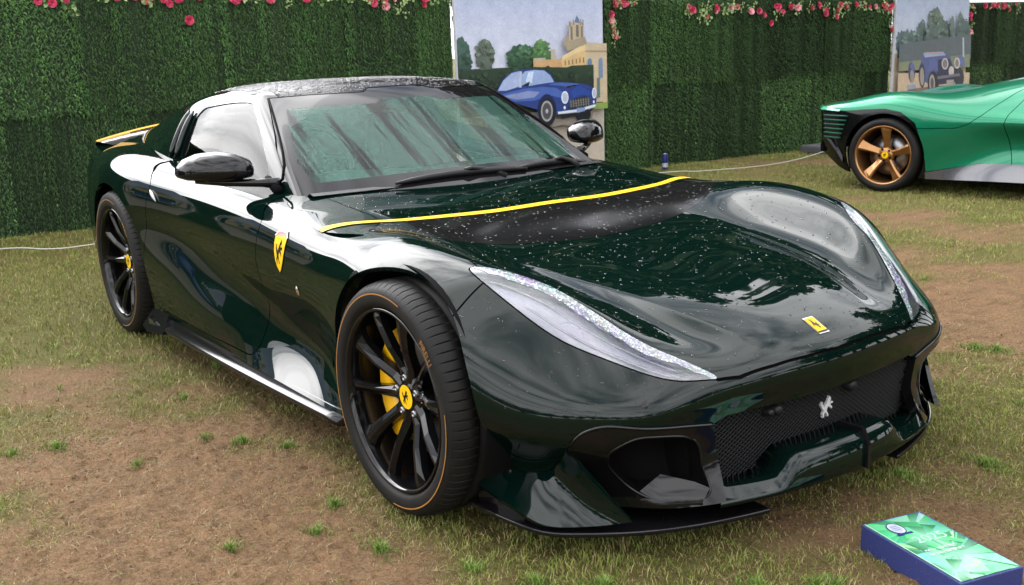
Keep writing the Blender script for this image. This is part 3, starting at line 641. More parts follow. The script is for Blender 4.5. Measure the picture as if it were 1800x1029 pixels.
P1+=[(ell(992,448,17,28),(96,118,150)),(r4(1062,440,1092,560),(104,128,160)),(ell(1077,440,15,20),(104,128,160)),(r4(1045,560,1068,700),(90,112,110)),
 ([(60,468),(560,462),(640,468),(820,476),(850,466),(1020,466),(1020,640),(60,640)],[(40,58,44)]*4+[(46,62,46)]*2+[(30,42,34)]*2),(r4(1000,735,1140,778),(122,146,74)),
 (ell(900,862,140,26),(120,112,108)),([(560,820),(760,830),(1010,800),(1000,850),(700,880)],(128,120,114)),
 ]
mottle(P1,540,540,480,70,(42,60,46),77,.8,70)
P1+=[ ([(278,640),(292,612),(318,566),(352,522),(410,488),(470,477),(560,476),(640,484),(690,520),(718,576),(800,580),(880,588),(960,602),(1012,628),(1030,668),(1030,720),(1018,752),(960,776),(860,792),(740,796),(700,800),(600,760),(420,700),(300,664)],BL),
 ([(300,610),(340,545),(400,498),(458,486),(452,590),(360,612)],(150,164,200)),([(470,585),(474,510),(498,490),(560,484),(636,490),(680,524),(708,572),(600,580),(520,590)],(140,160,200)),([(500,560),(520,500),(560,490),(545,570)],(186,200,224)),([(470,585),(530,560),(520,590)],DK),([(458,486),(476,490),(468,596),(450,596)],(170,176,196)),
 ([(300,640),(480,606),(620,600),(720,612),(780,650),(770,690),(690,664),(560,690),(420,690)],BL2),([(330,648),(520,622),(600,634),(560,668),(430,676)],(120,134,176)),([(720,576),(800,580),(900,592),(840,616),(760,600),(660,590)],BL2),([(800,606),(872,598),(880,606),(812,616)],DK),([(830,640),(900,604),(980,650),(985,680),(900,672),(850,690)],(40,66,140)),([(880,596),(960,606),(1010,632),(1024,668),(1000,690),(980,640)],BL),
 (ell(650,762,70,112),BL3),(ell(652,775,62,96),DK),(ell(648,768,44,72),(150,150,152)),(ell(648,768,34,58),(70,70,76)),(ell(648,768,10,16),(170,170,174)),(ell(925,812,58,52,20),DK),
 ([(806,760),(820,716),(870,690),(940,682),(978,696),(984,730),(960,752),(880,762)],(36,40,52))]
for i in range(8): P1.append(([(826+i*19,704-i*2),(832+i*19,704-i*2),(836+i*19,756-i),(830+i*19,756-i)],(120,118,106)))
for i in range(3): P1.append(([(816,716+i*15),(978,700+i*16),(978,703+i*16),(816,720+i*15)],(120,118,106)))
P1+=[(ell(784,682,27,44),(206,214,228)),(ell(786,682,20,35),(166,176,196)),(ell(1010,664,18,38),(206,214,228)),(ell(1011,664,12,29),(160,172,196)),(ell(780,752,8,12),(210,214,220)),(ell(1005,726,6,11),(210,214,220)),([(728,778),(870,770),(1010,744),(1024,748),(1012,762),(870,790),(730,794)],(196,204,216)),(r4(872,760,936,794),(120,140,180)),([(730,796),(870,796),(1010,770),(960,806),(760,826)],DK)]
def c1(cx,cy):
    px=780+cx/4.117; py=cy/4.117; return (3.25+(px-795)/258*1.70, 1.80-py/215*1.27)
banner(3.25,4.96,2.12,.02,P1,c1,'tall photo banner showing a blue vintage coupe in front of a stone palace',None)
P2_=[(r4(0,-400,1574,520),[(140,152,182),(140,152,182),(186,194,206),(186,194,206)]),(r4(0,560,1574,1600),[(176,160,140),(176,160,140),(190,170,146),(190,170,146)])]
for (cx,cy,rx,ry,c,sd) in((240,480,70,150,(92,106,108),1),(320,500,90,170,(96,112,110),2),(430,400,50,170,(92,108,104),3),(580,300,80,200,(100,114,104),4),(580,170,40,80,(104,118,108),5),(640,360,80,150,(88,104,96),6),(520,420,80,140,(90,104,100),7),(730,330,28,130,(104,118,112),8),(815,260,30,120,(98,112,106),9),(840,340,70,120,(86,102,98),10)): P2_.append((blob(cx,cy,rx,ry,sd,30,.22),c)); mottle(P2_,cx,cy,rx,ry,c,sd,.8)
P2_+=[([(150,470),(480,430),(920,395),(920,660),(150,720)],(92,100,104)),([(150,650),(900,600),(900,740),(150,740)],(124,130,104)),(r4(824,420,840,660),(168,176,184)),([(100,760),(900,800),(900,1500),(60,1500)],(186,166,140)),(ell(560,960,360,40),(120,104,92)),
 ([(400,570),(610,566),(690,620),(720,760),(700,880),(560,900),(430,880),(350,800),(380,640)],(86,94,132)),([(402,568),(612,560),(640,600),(420,612)],(150,160,186)),([(560,640),(680,640),(740,780),(730,900),(560,910),(540,780)],(54,58,78)),
 (ell(280,760,34,110),(70,76,108)),(ell(284,800,22,70),(140,132,126)),([(262,700),(285,640),(312,700),(300,760)],(96,104,150)),(ell(385,800,34,130),(60,64,88)),(ell(385,810,22,96),(150,140,130)),([(440,760),(470,640),(510,610),(550,680),(555,770),(520,740)],(92,100,146)),(ell(500,890,58,130),(52,52,58)),(ell(488,890,30,96),(160,152,144)),(ell(488,890,18,60),(90,86,84)),
 (ell(780,850,52,110),(56,58,66)),([(740,640),(800,600),(840,640),(845,720),(790,720)],(98,108,150)),(ell(628,690,36,62),(186,178,172)),(ell(628,690,24,46),(120,114,116)),(ell(757,690,32,60),(190,184,178)),(ell(757,690,20,42),(124,118,120)),(ell(694,775,30,56),(184,178,172)),(r4(640,865,720,905),(150,146,140)),([(540,820),(780,800),(790,830),(545,850)],(110,108,116)),([(230,890),(310,880),(320,930),(240,940)],(140,150,166)),(r4(410,560,600,572),(176,150,150))]
def c2(cx,cy):
    px=1540+cx/6.054; py=cy/6.054; k=(py/160)*-13; return (9.43+(px-k*.92-1573)/124*1.39, 1.755-py/160*1.15)
banner(9.43,10.84,2.05,.02,P2_,c2,'tall photo banner showing an open vintage racing car with round lamps',None)
banner(-5.0,-3.0,2.12,.02,P1,lambda cx,cy:(-5.0+(c1(cx,cy)[0]-3.25)*2/1.7,c1(cx,cy)[1]),'tall photo banner beyond the left edge of the picture',None)
# ---- trees beyond the fence (seen in reflections)
BARK=mat('bark',(.07,.05,.035),.9); CROWN=mat('tree_foliage',(.05,.08,.025),.6); colattr(CROWN)
def wood(name,pts,seed,lab=None):
    """belt of trees outside the picture, seen only as dark reflections in paint and glass"""
    rg=np.random.default_rng(seed); V=[];F=[];C_=[];o=0; tv=[]
    for (x,y,h,rr) in pts:
        n=3600; cl=rg.normal(0,1,(26,3)); cl/=np.linalg.norm(cl,axis=1)[:,None]; cl*=rg.uniform(.3,.95,26)[:,None]; q=cl*np.array([rr,rr,h*.42])+np.array([x,y,h*.56])
        k=rg.integers(0,26,n); p=q[k]+rg.normal(0,1,(n,3))*rr*.16; a=rg.normal(0,1,(n,3)); a/=np.linalg.norm(a,axis=1)[:,None]; b=np.cross(a,rg.normal(0,1,(n,3))); b/=np.linalg.norm(b,axis=1)[:,None]; s_=rg.uniform(.13,.26,n)[:,None]*h/8
        V.append(np.stack([p-a*s_,p+b*s_*.6,p+a*s_,p-b*s_*.6],1).reshape(-1,3)); F.append(o+np.arange(n)[:,None]*4+np.array([0,1,2,3])); o+=4*n; C_.append(np.repeat(np.array([.030,.055,.017])*rg.uniform(.6,1.3,(n,1)),4,0))
        tv.append(tube([(x,y,-.1),(x+.1,y,h*.35),(x,y+.1,h*.6)],np.array([.25,.18,.08]),7))
    ob=bigmesh(name,np.concatenate(V),np.concatenate(F),CROWN,cols=np.concatenate(C_)); tag(ob,kind='stuff')
    t=obj('wood_trunks',*merge(*tv),BARK); tag(t,kind='stuff')
rg=random.Random(3)
def arc(a0,a1,st,d0,d1,h0,h1,r0,r1): return [(CAM[0]+d*math.cos(math.radians(a)),CAM[1]+d*math.sin(math.radians(a)),rg.uniform(h0,h1),rg.uniform(r0,r1)) for a in np.arange(a0,a1,st) for d in [rg.uniform(d0,d1)]]
wood('wood',arc(123,151,2.6,19,22,10.0,12.5,1.7,2.4)+arc(60,108,4,15,19,8.5,11,1.8,2.6),1)
wood('wood',arc(238,420,8,24,30,4,6.2,2.2,3.0),2)
# =====================================================================
#  dark green grand tourer (origin: front axle on the ground, x forward)
# =====================================================================
CAR=empty('sports_car'); tag(CAR,'dark green front-engined sports car with yellow bonnet stripe and black wheels parked in the foreground','car')
BT=surf(body_cage()); CT=surf(cabin_cage())
def press_creases(T):
    """two lengthwise creases pressed into the bonnet, each falling into a shallow valley beside the wing"""
    x,y,z=T.V.T; a=np.abs(y); yc=np.interp(x,[-.2,0,.3,.5,.62,.72,.8],[.46,.435,.385,.335,.295,.255,.22]); yf=np.interp(x,[-.2,.1,.3,.5,.65,.8],[.72,.66,.60,.52,.46,.42])
    t=np.clip((a-yc)/(yf-yc),0,1); fd=np.clip((x+.22)/.25,0,1)*np.clip((.745-x)/.16,0,1); fd=fd*fd*(3-2*fd); ok=(z>.45)&(x>-.3)
    T.V[:,2]-=np.where(ok,.0125*fd*np.sin(np.pi*t)*(1-t)**.5*1.25,0); T.N=vnormals(T.V,T.F); return T
BT=press_creases(BT)
BVH=BVHTree.FromPolygons(BT.V.tolist(),BT.F.tolist()); CVH=BVHTree.FromPolygons(CT.V.tolist(),CT.F.tolist())
def half(T): return compact(TM(T.V,T.N,T.F[(T.V[T.F][:,:,1]>-1e-7).all(1)]))
H=half(BT); HC=half(CT)
def on_side(x,z,off=.0025,T=None,y0=1.6):
    h=(T or BVH).ray_cast(Vector((x,y0,z)),Vector((0,-1,0))); p,n=h[0],h[1]; n=n if n.y>0 else -n; return p+n*off,n
def on_top(x,y,off=.0025,T=None):
    h=(T or BVH).ray_cast(Vector((x,y,1.6)),Vector((0,0,-1))); p,n=h[0],h[1]; n=n if n.z>0 else -n; return p+n*off,n
def XY(T): return np.stack([T.V[:,0],np.abs(T.V[:,1])],-1)
def XZ(T): return T.V[:,[0,2]]
def YZ(T): return np.stack([np.abs(T.V[:,1]),T.V[:,2]],-1)
G=.0024
def arch_f(T):
    x,y,z=T.V.T; y=np.abs(y)
    fa=np.hypot(x,z-.345)-.386; fr=np.hypot((x+2.70)/1.02,z-.35)-.405
    return np.where(y>.69,np.minimum(fa,fr),1.)
# outlines (near side mirrored to +y)
HL_UP=[(.74,.426,.476),(.71,.447,.493),(.66,.488,.52),(.606,.532,.548),(.548,.568,.58),(.49,.603,.62),(.43,.635,.655),(.37,.672,.70),(.30,.718,.728),(.24,.764,.744),(.20,.787,.738),(.174,.799,.722)]
HL_DN=[(.215,.801,.705),(.276,.795,.681),(.328,.784,.657),(.393,.763,.622),(.449,.738,.59),(.501,.710,.565),(.582,.650,.53),(.657,.582,.495),(.70,.524,.478),(.73,.451,.472)]
DH=(.55,.5,.67)
HLP=plane2(smoothpoly(HL_UP+HL_DN,4),DH)
def hl_f(T):
    P=T.V*np.array([1,1,1]); P=np.stack([P[:,0],np.abs(P[:,1]),P[:,2]],-1); f=pdist(plane2(P,DH),HLP)
    return np.where((P[:,0]>.1)&(P[:,1]>.35),f,-1.)
STRIPE=[(-.495,0),(-.49,.15),(-.488,.28),(-.503,.45),(-.535,.60),(-.580,.725),(-.598,.79),(-.612,.868)]
BLADE=[(-.185,0),(-.188,.1),(-.20,.22),(-.23,.40),(-.27,.55),(-.33,.68),(-.385,.79)]
HOOD=[(-1.06,0),(-1.06,.66),(-.85,.655),(-.66,.645),(-.56,.665),(-.47,.74),(-.40,.80),(-.25,.795),(-.05,.785),(.08,.778),(.17,.785)]+[(p[0],p[1]) for p in HL_UP[::-1][1:]]+[(.758,.36),(.772,.24),(.781,.12),(.785,0),(.785,-.3),(-1.06,-.3)]
def hood_f(T):
    f=pdist(XY(T),HOOD); return np.where(T.V[:,2]>.44,f,-1.)
DOOR=smoothpoly([(-1.24,.90),(-1.13,.815),(-1.03,.765),(-1.015,.72),(-1.05,.60),(-1.085,.48),(-1.125,.357),(-1.165,.222),(-1.35,.212),(-1.9,.212),(-2.24,.222),(-2.30,.36),(-2.262,.50),(-2.205,.67),(-2.18,.735),(-2.17,.79),(-2.25,.84),(-2.40,.90)],3)
def door_f(T): return np.where(np.abs(T.V[:,1])>.69,pdist(XZ(T),DOOR),-1.)
GR=[(0,.176),(.30,.176),(.425,.182),(.452,.20),(.455,.30),(.44,.352),(.40,.368),(.2,.366),(0,.364),(-.3,.364),(-.3,.176)]
def grille_f(T): return np.where(T.V[:,0]>.6,pdist(YZ(T),GR),-1.)
DI=(.78,.62,0.)
IN_O=plane2([(.566,.788,.318),(.590,.783,.352),(.609,.768,.372),(.648,.722,.388),(.695,.644,.376),(.735,.53,.362),(.750,.448,.350),(.757,.446,.29),(.785,.446,.20),(.80,.445,.13),(.70,.58,.10),(.62,.66,.10),(.590,.69,.17)],DI)
IN_I=plane2(smoothpoly([(.631,.706,.297),(.647,.702,.322),(.684,.661,.350),(.708,.600,.348),(.728,.53,.334),(.738,.494,.305),(.747,.484,.24),(.772,.480,.178),(.752,.52,.160),(.70,.595,.162),(.650,.645,.195),(.622,.690,.258)],3),DI)
def in_f(T,poly):
    P=np.stack([T.V[:,0],np.abs(T.V[:,1]),T.V[:,2]],-1); return np.where((P[:,0]>.5)&(P[:,1]>.3),pdist(plane2(P,DI),poly),-1.)
VENT=smoothpoly([(-.60,.868),(-.50,.876),(-.40,.872),(-.345,.842),(-.40,.838),(-.50,.852)],3)
def vent_f(T): return pdist(XY(T),VENT)
def cabin_hole(T):
    x,y,z=T.V.T; return np.minimum(np.minimum(.64-np.abs(y),-1.16-x),np.minimum(x+3.2,z-.7))
base=cut(H,arch_f(H))
# ---- inner structure seen through gaps and openings
FLAPCUT=[(.12,.0),(.12,.205),(.275,.207),(.336,.208),(.394,.207),(.453,.216),(.505,.257),(.554,.308),(.585,.28),(.62,.15),(.66,.0)]
def flap_f(T): return np.where(np.abs(T.V[:,1])>.60,pdist(XZ(T),FLAPCUT),-1.)
sh=cut(base,-hl_f(base)); sh=cut(sh,-flap_f(sh)-.01); sh=cut(sh,-grille_f(sh)-.004); sh=cut(sh,-in_f(sh,IN_O)); sh=cut(sh,-vent_f(sh)-.01); sh=cut(sh,-cabin_hole(sh))
sh2=mirT(sh); shV=np.concatenate([sh.V-sh.N*.014,sh2.V-sh2.N*.014]); shF=np.concatenate([sh.F,sh2.F+len(sh.V)])
obj('inner_structure',shV,shF,DARK,CAR)
# ---- bonnet and its blade (across the centre)
fullT=cut(BT,arch_f(BT))
hd=cut(fullT,hood_f(fullT)-G)
BLP=[tuple(p) for p in BLADE]+[(-.43,.86)]+[tuple(p) for p in STRIPE[::-1]]
BLP=BLP+[(-.495,-.2),(-.185,-.2)]
fb=pdist(XY(hd),BLP)
hd_bl=cut(hd,fb); hd_g=cut(hd,-fb)
hoodo=panel('bonnet',hd_g,GREEN,CAR); blade=panel('bonnet_blade',hd_bl,CARB,CAR,off=.0006,label='gloss black carbon blade across the bonnet')
# ---- front bumper
rest=cut(fullT,-hood_f(fullT)-G); rest=cut(rest,-hl_f(rest)-.0035)
xb=np.where(np.abs(rest.V[:,1])>.3,rest.V[:,0]-.255,rest.V[:,0]-.5)
bm=cut(rest,xb-G); bm=cut(bm,-grille_f(bm)); bm=cut(bm,-in_f(bm,IN_O)); bm=cut(bm,-flap_f(bm))
bumper=panel('front_bumper',bm,GREEN,CAR,th=.02)
rest=cut(half(rest),-(half(rest).V[:,0]-.255)-G)
for side in (1,-1):
    def pn(name,T,m,**k):
        return panel(name,T if side>0 else mirT(T),m,CAR,**k)
    fen=cut(rest,-door_f(rest)-G); fen=cut(fen,-cabin_hole(fen)); fd=cut(fen,-vent_f(fen))
    z=fd.V[:,2]; fr=cut(fd,fd.V[:,0]+1.12+.12*np.clip((.8-z)/.6,0,1)); pn('front_wing',fr,GREEN,th=.018)
    rq=cut(fen,-(fen.V[:,0]+1.12+.12*np.clip((.8-fen.V[:,2])/.6,0,1))-.003); pn('rear_wing',rq,GREEN,th=.018)
    dr=cut(rest,door_f(rest)-G); pn('door',dr,GREEN,th=.015)
    # headlight: clear lens over a bright housing
    hl=cut(base,hl_f(base)); lens=pn('headlight',hl,LENS,th=.012,off=.001,rim=DARK)
    up3=smoothpoly(HL_UP,4,False); Pm=np.abs(hl.V)*np.array([1,1,1]); dd=np.full(len(Pm),9.)
    for a,b in zip(up3[:-1],up3[1:]):
        ab=b-a; tt=np.clip(((Pm-a)@ab)/(ab@ab),0,1); dd=np.minimum(dd,np.linalg.norm(Pm-a-tt[:,None]*ab,axis=1))
    tpr=np.clip((Pm[:,0]-.17)/.12,.25,1)*np.clip((.78-Pm[:,0])/.15,.25,1)
    lr=cut(hl,.034*tpr-dd+.012*(fbm(hl.V[:,0],hl.V[:,1],.03,3,5)-.5)+.010*(fbm(hl.V[:,0],hl.V[:,1],.008,2,6)-.5)); T=lr if side>0 else mirT(lr); panel('lens_rain',T,LRAIN,lens,th=0,off=.0022)
    hi=cut(base,hl_f(base)-.002); T=hi if side>0 else mirT(hi)
    hs=panel('headlight_housing',TM(T.V-T.N*.034,T.N,T.F),HOUS,lens,th=-.032)
    c=Vector((.452,.688*side,.572)); d=Vector((.62,.48*side,.62)).normalized(); q=d.to_track_quat('Y','Z').to_matrix().to_4x4(); q.translation=c-d*.002
    V,F=lathe([(.0,.004),(.022,.002),(.033,-.004),(.036,.0),(.044,.002),(.047,-.004),(.044,-.02)],40)
    obj('projector',[tuple(q@Vector(v)) for v in V],F,HOUS2,lens,recalc=True)
    for q0 in(.30,.62):
        pth=[]
        for t in np.linspace(.12,.94,14):
            iu=t*(len(HL_UP)-1); idn=(1-t)*(len(HL_DN)-1); up_=np.array(HL_UP)[int(iu)]*(1-iu%1)+np.array(HL_UP)[min(int(iu)+1,len(HL_UP)-1)]*(iu%1)
            dn_=np.array(HL_DN)[int(idn)]*(1-idn%1)+np.array(HL_DN)[min(int(idn)+1,len(HL_DN)-1)]*(idn%1); p=up_*q0+dn_*(1-q0); p=p-np.array([.55,.5,.67])*.026; pth.append((p[0],p[1]*side,p[2]))
        V,F=tube(pth,.0035,6); obj('lamp_ridge',V,F,HOUS2,lens)
    # intake surround, duct
    it=cut(base,in_f(base,IN_O)-.001); it=cut(it,-in_f(it,IN_I)); sur=pn('intake_surround',it,BLK,th=.03,off=.006)
    ii=cut(base,in_f(base,IN_I)); T=ii if side>0 else mirT(ii)
    dep=np.array([-1,-.15*side,.1])*.13
    be=edge_loop(T); V=list(map(tuple,T.V)); n0=len(V); V+=list(map(tuple,T.V*np.array([1,1,1])+dep)); F=[[a,b,b+n0,a+n0] for a,b in be]+[[a+n0,b+n0,c_+n0] for a,b,c_ in T.F]
    obj('intake_duct',V,F,DARK,sur,recalc=False,smooth=False)
    def lip_on(pts,closed,rad,off):
        P=smoothpoly(pts,5,closed); out_=[]; dv=Vector(DI).normalized()
        for p in P:
            h=BVH.ray_cast(Vector(p)+dv*.15,-dv)
            if h[0] is not None: q=h[0]+(h[1] if h[1].dot(dv)>0 else -h[1])*off; out_.append((q.x,q.y*side,q.z))
        if closed: out_.append(out_[0]); out_.append(out_[1])
        return tube(out_,rad,6)
    V,F=lip_on([(.631,.706,.297),(.647,.702,.322),(.684,.661,.350),(.708,.600,.348),(.728,.53,.334),(.738,.494,.305),(.747,.484,.24),(.772,.480,.178),(.752,.52,.160),(.70,.595,.162),(.650,.645,.195),(.622,.690,.258)],True,.0042,.004); obj('intake_lip',V,F,BLK,sur)
    V,F=lip_on([(.578,.785,.338),(.609,.768,.372),(.648,.722,.388),(.695,.644,.376),(.735,.53,.362),(.750,.448,.352)],False,np.array([.003]+[.005]*24+[.003]) if False else .0045,.004); obj('intake_lip',V,F,BLK,sur)
    # sloping fin inside the intake
    A=np.array([(.67,.56,.222),(.735,.50,.205),(.772,.482,.195)]);Bp=np.array([(.64,.63,.168),(.70,.595,.160),(.765,.50,.160)])
    V=[(a[0],a[1]*side,a[2]) for a in A]+[(b[0],b[1]*side,b[2]) for b in Bp]+[(b[0],b[1]*side,b[2]-.012) for b in Bp]
    obj('intake_ramp',V,[[0,1,4,3],[1,2,5,4],[3,4,7,6],[4,5,8,7]],BLK,sur,recalc=True)
# ---- cabin
WS=[(0,.75),(.3,.755),(.62,.775),(.742,.795),(.742,.812),(.672,.955),(.61,1.06),(.553,1.149),(.40,1.156),(.17,1.158),(.135,1.173),(0,1.175),(-.3,1.175),(-.3,.75)]
def ws_f(T):
    x,y,z=T.V.T; f=pdist(YZ(T),WS); return np.minimum(f,x+1.115+(z-.812)*1.70)
SG=smoothpoly([(-1.22,.775),(-1.262,.812),(-1.51,.990),(-1.70,1.105),(-1.76,1.130),(-1.95,1.128),(-2.2,1.107),(-2.295,1.092),(-2.325,1.05),(-2.33,.98),(-2.30,.88),(-2.25,.775)],3)
def sg_f(T): return np.where(np.abs(T.V[:,1])>.54,pdist(XZ(T),SG),-1.)
wsT=cut(CT,ws_f(CT)); frit_f=lambda T: np.minimum(ws_f(T)-.045,T.V[:,2]-.862+.02*np.clip(np.abs(T.V[:,1])/.7,0,1)**2)
GL=cut(wsT,frit_f(wsT)); fr=cut(wsT,-frit_f(wsT))
wso=panel('windscreen',GL,GLASS,CAR,th=0); panel('windscreen_border',fr,FRIT,wso,th=.004)
rest=cut(CT,-ws_f(CT)-.003)
def roof_f(T):
    x,y,z=T.V.T; y=np.abs(y); return np.minimum(np.minimum(.512-.03*np.clip((-x-2.0)/.5,0,1)-y,x+2.52),z-1.0)
rf=cut(rest,roof_f(rest)-.002); roofo=panel('roof',rf,ROOFM,CAR,th=.01,label='gloss black roof beaded with rain')
fm=cut(rest,-roof_f(rest)-.002); fm=cut(fm,-sg_f(fm)-.002); panel('roof_frame',fm,GREEN,CAR,th=.03)
for side in(1,-1):
    g=cut(HC,sg_f(HC)); g=cut(g,-ws_f(g)-.01); T=g if side>0 else mirT(g)
    panel('side_window',TM(T.V-T.N*.004,T.N,T.F),SGLASS,CAR,th=0)
    # two slim vanes behind the side window
    for dx in (0,.075):
        pth=[]
        for t in np.linspace(0,1,9):
            z=.872+.205*t; x=-2.345-dx-.055*t*t; h=CVH.ray_cast(Vector((x,1.6,z)),Vector((0,-1,0))); p=h[0]+h[1]*(.010 if h[1].y>0 else -.010); pth.append((p.x,p.y*side,p.z))
        V,F=tube(pth,np.array([.006,.013,.016,.016,.016,.016,.015,.012,.006]),8); obj('window_vane',V,F,GREEN,CAR)
# windscreen pillar trim, black
for side in(1,-1):
    pth=[]
    for t in np.linspace(0,1,8):
        z=.815+.33*t; y=.742+(.556-.742)*t; h=CVH.ray_cast(Vector((1,y,z)),Vector((-1,0,0))); pth.append((h[0].x+.004,y*side,z+.003))
    V,F=tube(pth,.005,6); obj('pillar_seal',V,F,DARK,CAR)
# ---- interior
pts=[(-1.02,.74,.765),(-1.30,.70,.835),(-1.52,.66,.82),(-1.56,.64,.70)]
V=[];F=[]
for i in range(13):
    y=-1+2*i/12
    for (x,ys,z) in pts: V.append((x-.05*abs(y)**2,y*ys,z+.02*math.exp(-((y+.52)/.25)**2)))
for i in range(12):
    for k in range(3): a=i*4+k; F.append([a,a+4,a+5,a+1])
obj('dashboard',V,F,TAN,CAR,recalc=True)
sw=Matrix.Translation((-1.66,-.37,.875))@Matrix.Rotation(math.radians(-24),4,'Y')@Matrix.Rotation(math.radians(90),4,'Z')
V,F=lathe([(.165+.014*math.cos(a),.014*math.sin(a)) for a in np.linspace(0,2*math.pi,9)],40)
parts=[(V,F),lathe([(0,-.01),(.05,-.01),(.055,.02),(0,.025)],24)]
for a in (0,math.pi,1.5*math.pi):
    M=Matrix.Rotation(-a,4,'Y')@Matrix.Translation((.11,0,0)); v,f_=bx(0,0,0,.13,.015,.03,None,None,M); parts.append((v,f_))
V,F=merge(*parts); obj('steering_wheel',[tuple(sw@Vector(v)) for v in V],F,LINER,CAR)
for y in(-.37,.37):
    V=[];F=[]; prof=[(-2.02,.62,.26),(-2.10,.80,.25),(-2.18,.95,.22),(-2.22,1.02,.13),(-2.235,1.09,.12),(-2.25,1.11,.09)]
    for (x,z,wd) in prof:
        for k in range(10):
            a=2*math.pi*k/10; V.append((x+.06*math.sin(a),y+wd*math.copysign(abs(math.cos(a))**.6,math.cos(a)),z))
    for i in range(5):
        for k in range(10): F.append([i*10+k,i*10+(k+1)%10,i*10+10+(k+1)%10,i*10+10+k])
    F.append([50+k for k in range(10)]); obj('seat',V,F,LINER,CAR,recalc=True)
V,F=bx(-1.66,0,1.09,.03,.22,.06); o=obj('rear_view_mirror',V,F,BLK,CAR,smooth=False); bevel(o,.012,2)
# ---- wipers
def wiper(pa,pb,pivot):
    pth=[]
    for t in np.linspace(0,1,9):
        x=pa[0]+(pb[0]-pa[0])*t; y=pa[1]+(pb[1]-pa[1])*t; h=CVH.ray_cast(Vector((x+.0,y,1.6)),Vector((0,0,-1))); pth.append((x,y,max(h[0].z,.795)+.012))
    a=tube(pth,np.array([.006,.011,.013,.014,.015,.014,.013,.011,.006]),8)
    m=pth[4]; b=tube([(pivot[0],pivot[1],pivot[2]),(pivot[0]-.03,(pivot[1]*.8+m[1]*.2),pivot[2]+.028),(m[0]+.01,m[1]+.03,m[2]+.016),(m[0],m[1],m[2]+.010)],np.array([.016,.013,.009,.008]),8)
    V,F=merge(a,b); obj('wiper',V,F,PLAST,CAR)
wiper((-.985,-.36,0),(-.97,.26,0),(-.955,.14,.808)); wiper((-.975,.22,0),(-1.06,.66,0),(-.985,.55,.808))
V=[];F=[]
for i in range(17):
    y=-.70+1.4*i/16; c=1-(y/.7)**2
    for (dx,z) in ((-1.075,.80),(-1.03,.822),(-1.0,.815)): V.append((dx+.03*c,y,z))
for i in range(16):
    for k in range(2): a=i*3+k; F.append([a,a+3,a+4,a+1])
obj('scuttle_cover',V,F,PLAST,CAR,recalc=True)
# ---- yellow stripe over the bonnet
def ribbon(name,path,wd,m,parent,off=.003):
    P=smoothpoly(path,8,False); V=[];F=[]
    for i,p in enumerate(P):
        t=P[min(i+1,len(P)-1)]-P[max(i-1,0)]; t/=np.linalg.norm(t); n=np.array([-t[1],t[0]])
        for k in(-1,1): q=p+n*k*(wd+.020*min(1,max(0,(abs(p[1])-.66)/.2)))/2; a,_=on_top(q[0],q[1],off); V.append(tuple(a))
    for i in range(len(P)-1): F.append([2*i,2*i+1,2*i+3,2*i+2])
    return obj(name,V,F,m,parent,recalc=True)
ribbon('bonnet_stripe',[(x,-y) for x,y in STRIPE[::-1]]+STRIPE[1:],.031,YEL,CAR)
# ---- rear spoiler with yellow edge
V=[];F=[];V2=[];F2=[]
for i in range(25):
    y=-.80+1.6*i/24; c=1-(y/.8)**2
    x=-3.50-.12*c; z=.903+.085*c
    V+=[(x+.24,y*.97,.893+.02*c),(x,y,z),(x-.02,y,z-.022),(x+.06,y*.98,.84)]
    V2+=[(x+.022,y,z-.003),(x+.003,y,z+.004),(x-.012,y,z-.004)]
for i in range(24):
    for k in range(4): F.append([i*4+k,i*4+(k+1)%4,i*4+4+(k+1)%4,i*4+4+k])
    for k in range(2): a=i*3+k; F2.append([a,a+3,a+4,a+1])
sp=obj('rear_spoiler',V,F,CARB,CAR,recalc=True); obj('spoiler_stripe',V2,F2,YSPO,sp,recalc=True)
# ---- door mirrors
for side in(1,-1):
    secs=[(.800,-1.325,.905,.030,.018),(.815,-1.325,.906,.062,.036),(.86,-1.335,.910,.078,.050),(.92,-1.36,.913,.085,.055),(.98,-1.395,.912,.082,.050),(1.02,-1.43,.905,.064,.038),(1.04,-1.455,.898,.035,.020),(1.046,-1.463,.896,.010,.006)]
    V=[];F=[];n=20
    for (y,x,z,rx,rz) in secs:
        for k in range(n):
            a=2*math.pi*k/n; c,s_=math.cos(a),math.sin(a); zz=rz*math.copysign(abs(s_)**.75,s_); 
            V.append((x+rx*math.copysign(abs(c)**.8,c)-.25*zz,y*side,z+zz*(1.15 if s_>0 else .85)))
    for i in range(len(secs)-1):
        for k in range(n): F.append([i*n+k,i*n+(k+1)%n,(i+1)*n+(k+1)%n,(i+1)*n+k])
    F.append(list(range(n))); F.append([(len(secs)-1)*n+k for k in range(n)])
    mo=obj('door_mirror',V,F,BLK,CAR,recalc=True)
    V,F=tube([(-1.215,.735*side,.850),(-1.25,.80*side,.855),(-1.34,.90*side,.858),(-1.42,.985*side,.868)],np.array([.022,.016,.014,.012]),10); obj('mirror_arm',V,F,BLK,mo)
    V,F=tube([(-1.185,.755*side,.822),(-1.235,.755*side,.845),(-1.30,.745*side,.862)],np.array([.020,.019,.014]),8); obj('mirror_base',V,F,DARK,mo)
    # window ledge trim
def bevel_rim(o,w=.0035):
    b=bmesh.new(); b.from_mesh(o.data); bmesh.ops.dissolve_limit(b,angle_limit=.02,verts=b.verts,edges=b.edges); ed=[e for e in b.edges if len(e.link_faces)==2 and e.calc_face_angle(0)>.9]
    bmesh.ops.bevel(b,geom=ed,offset=w,segments=2,affect='EDGES',profile=.5); bmesh.ops.triangulate(b,faces=[q for q in b.faces if len(q.verts)>4]); b.to_mesh(o.data); b.free()
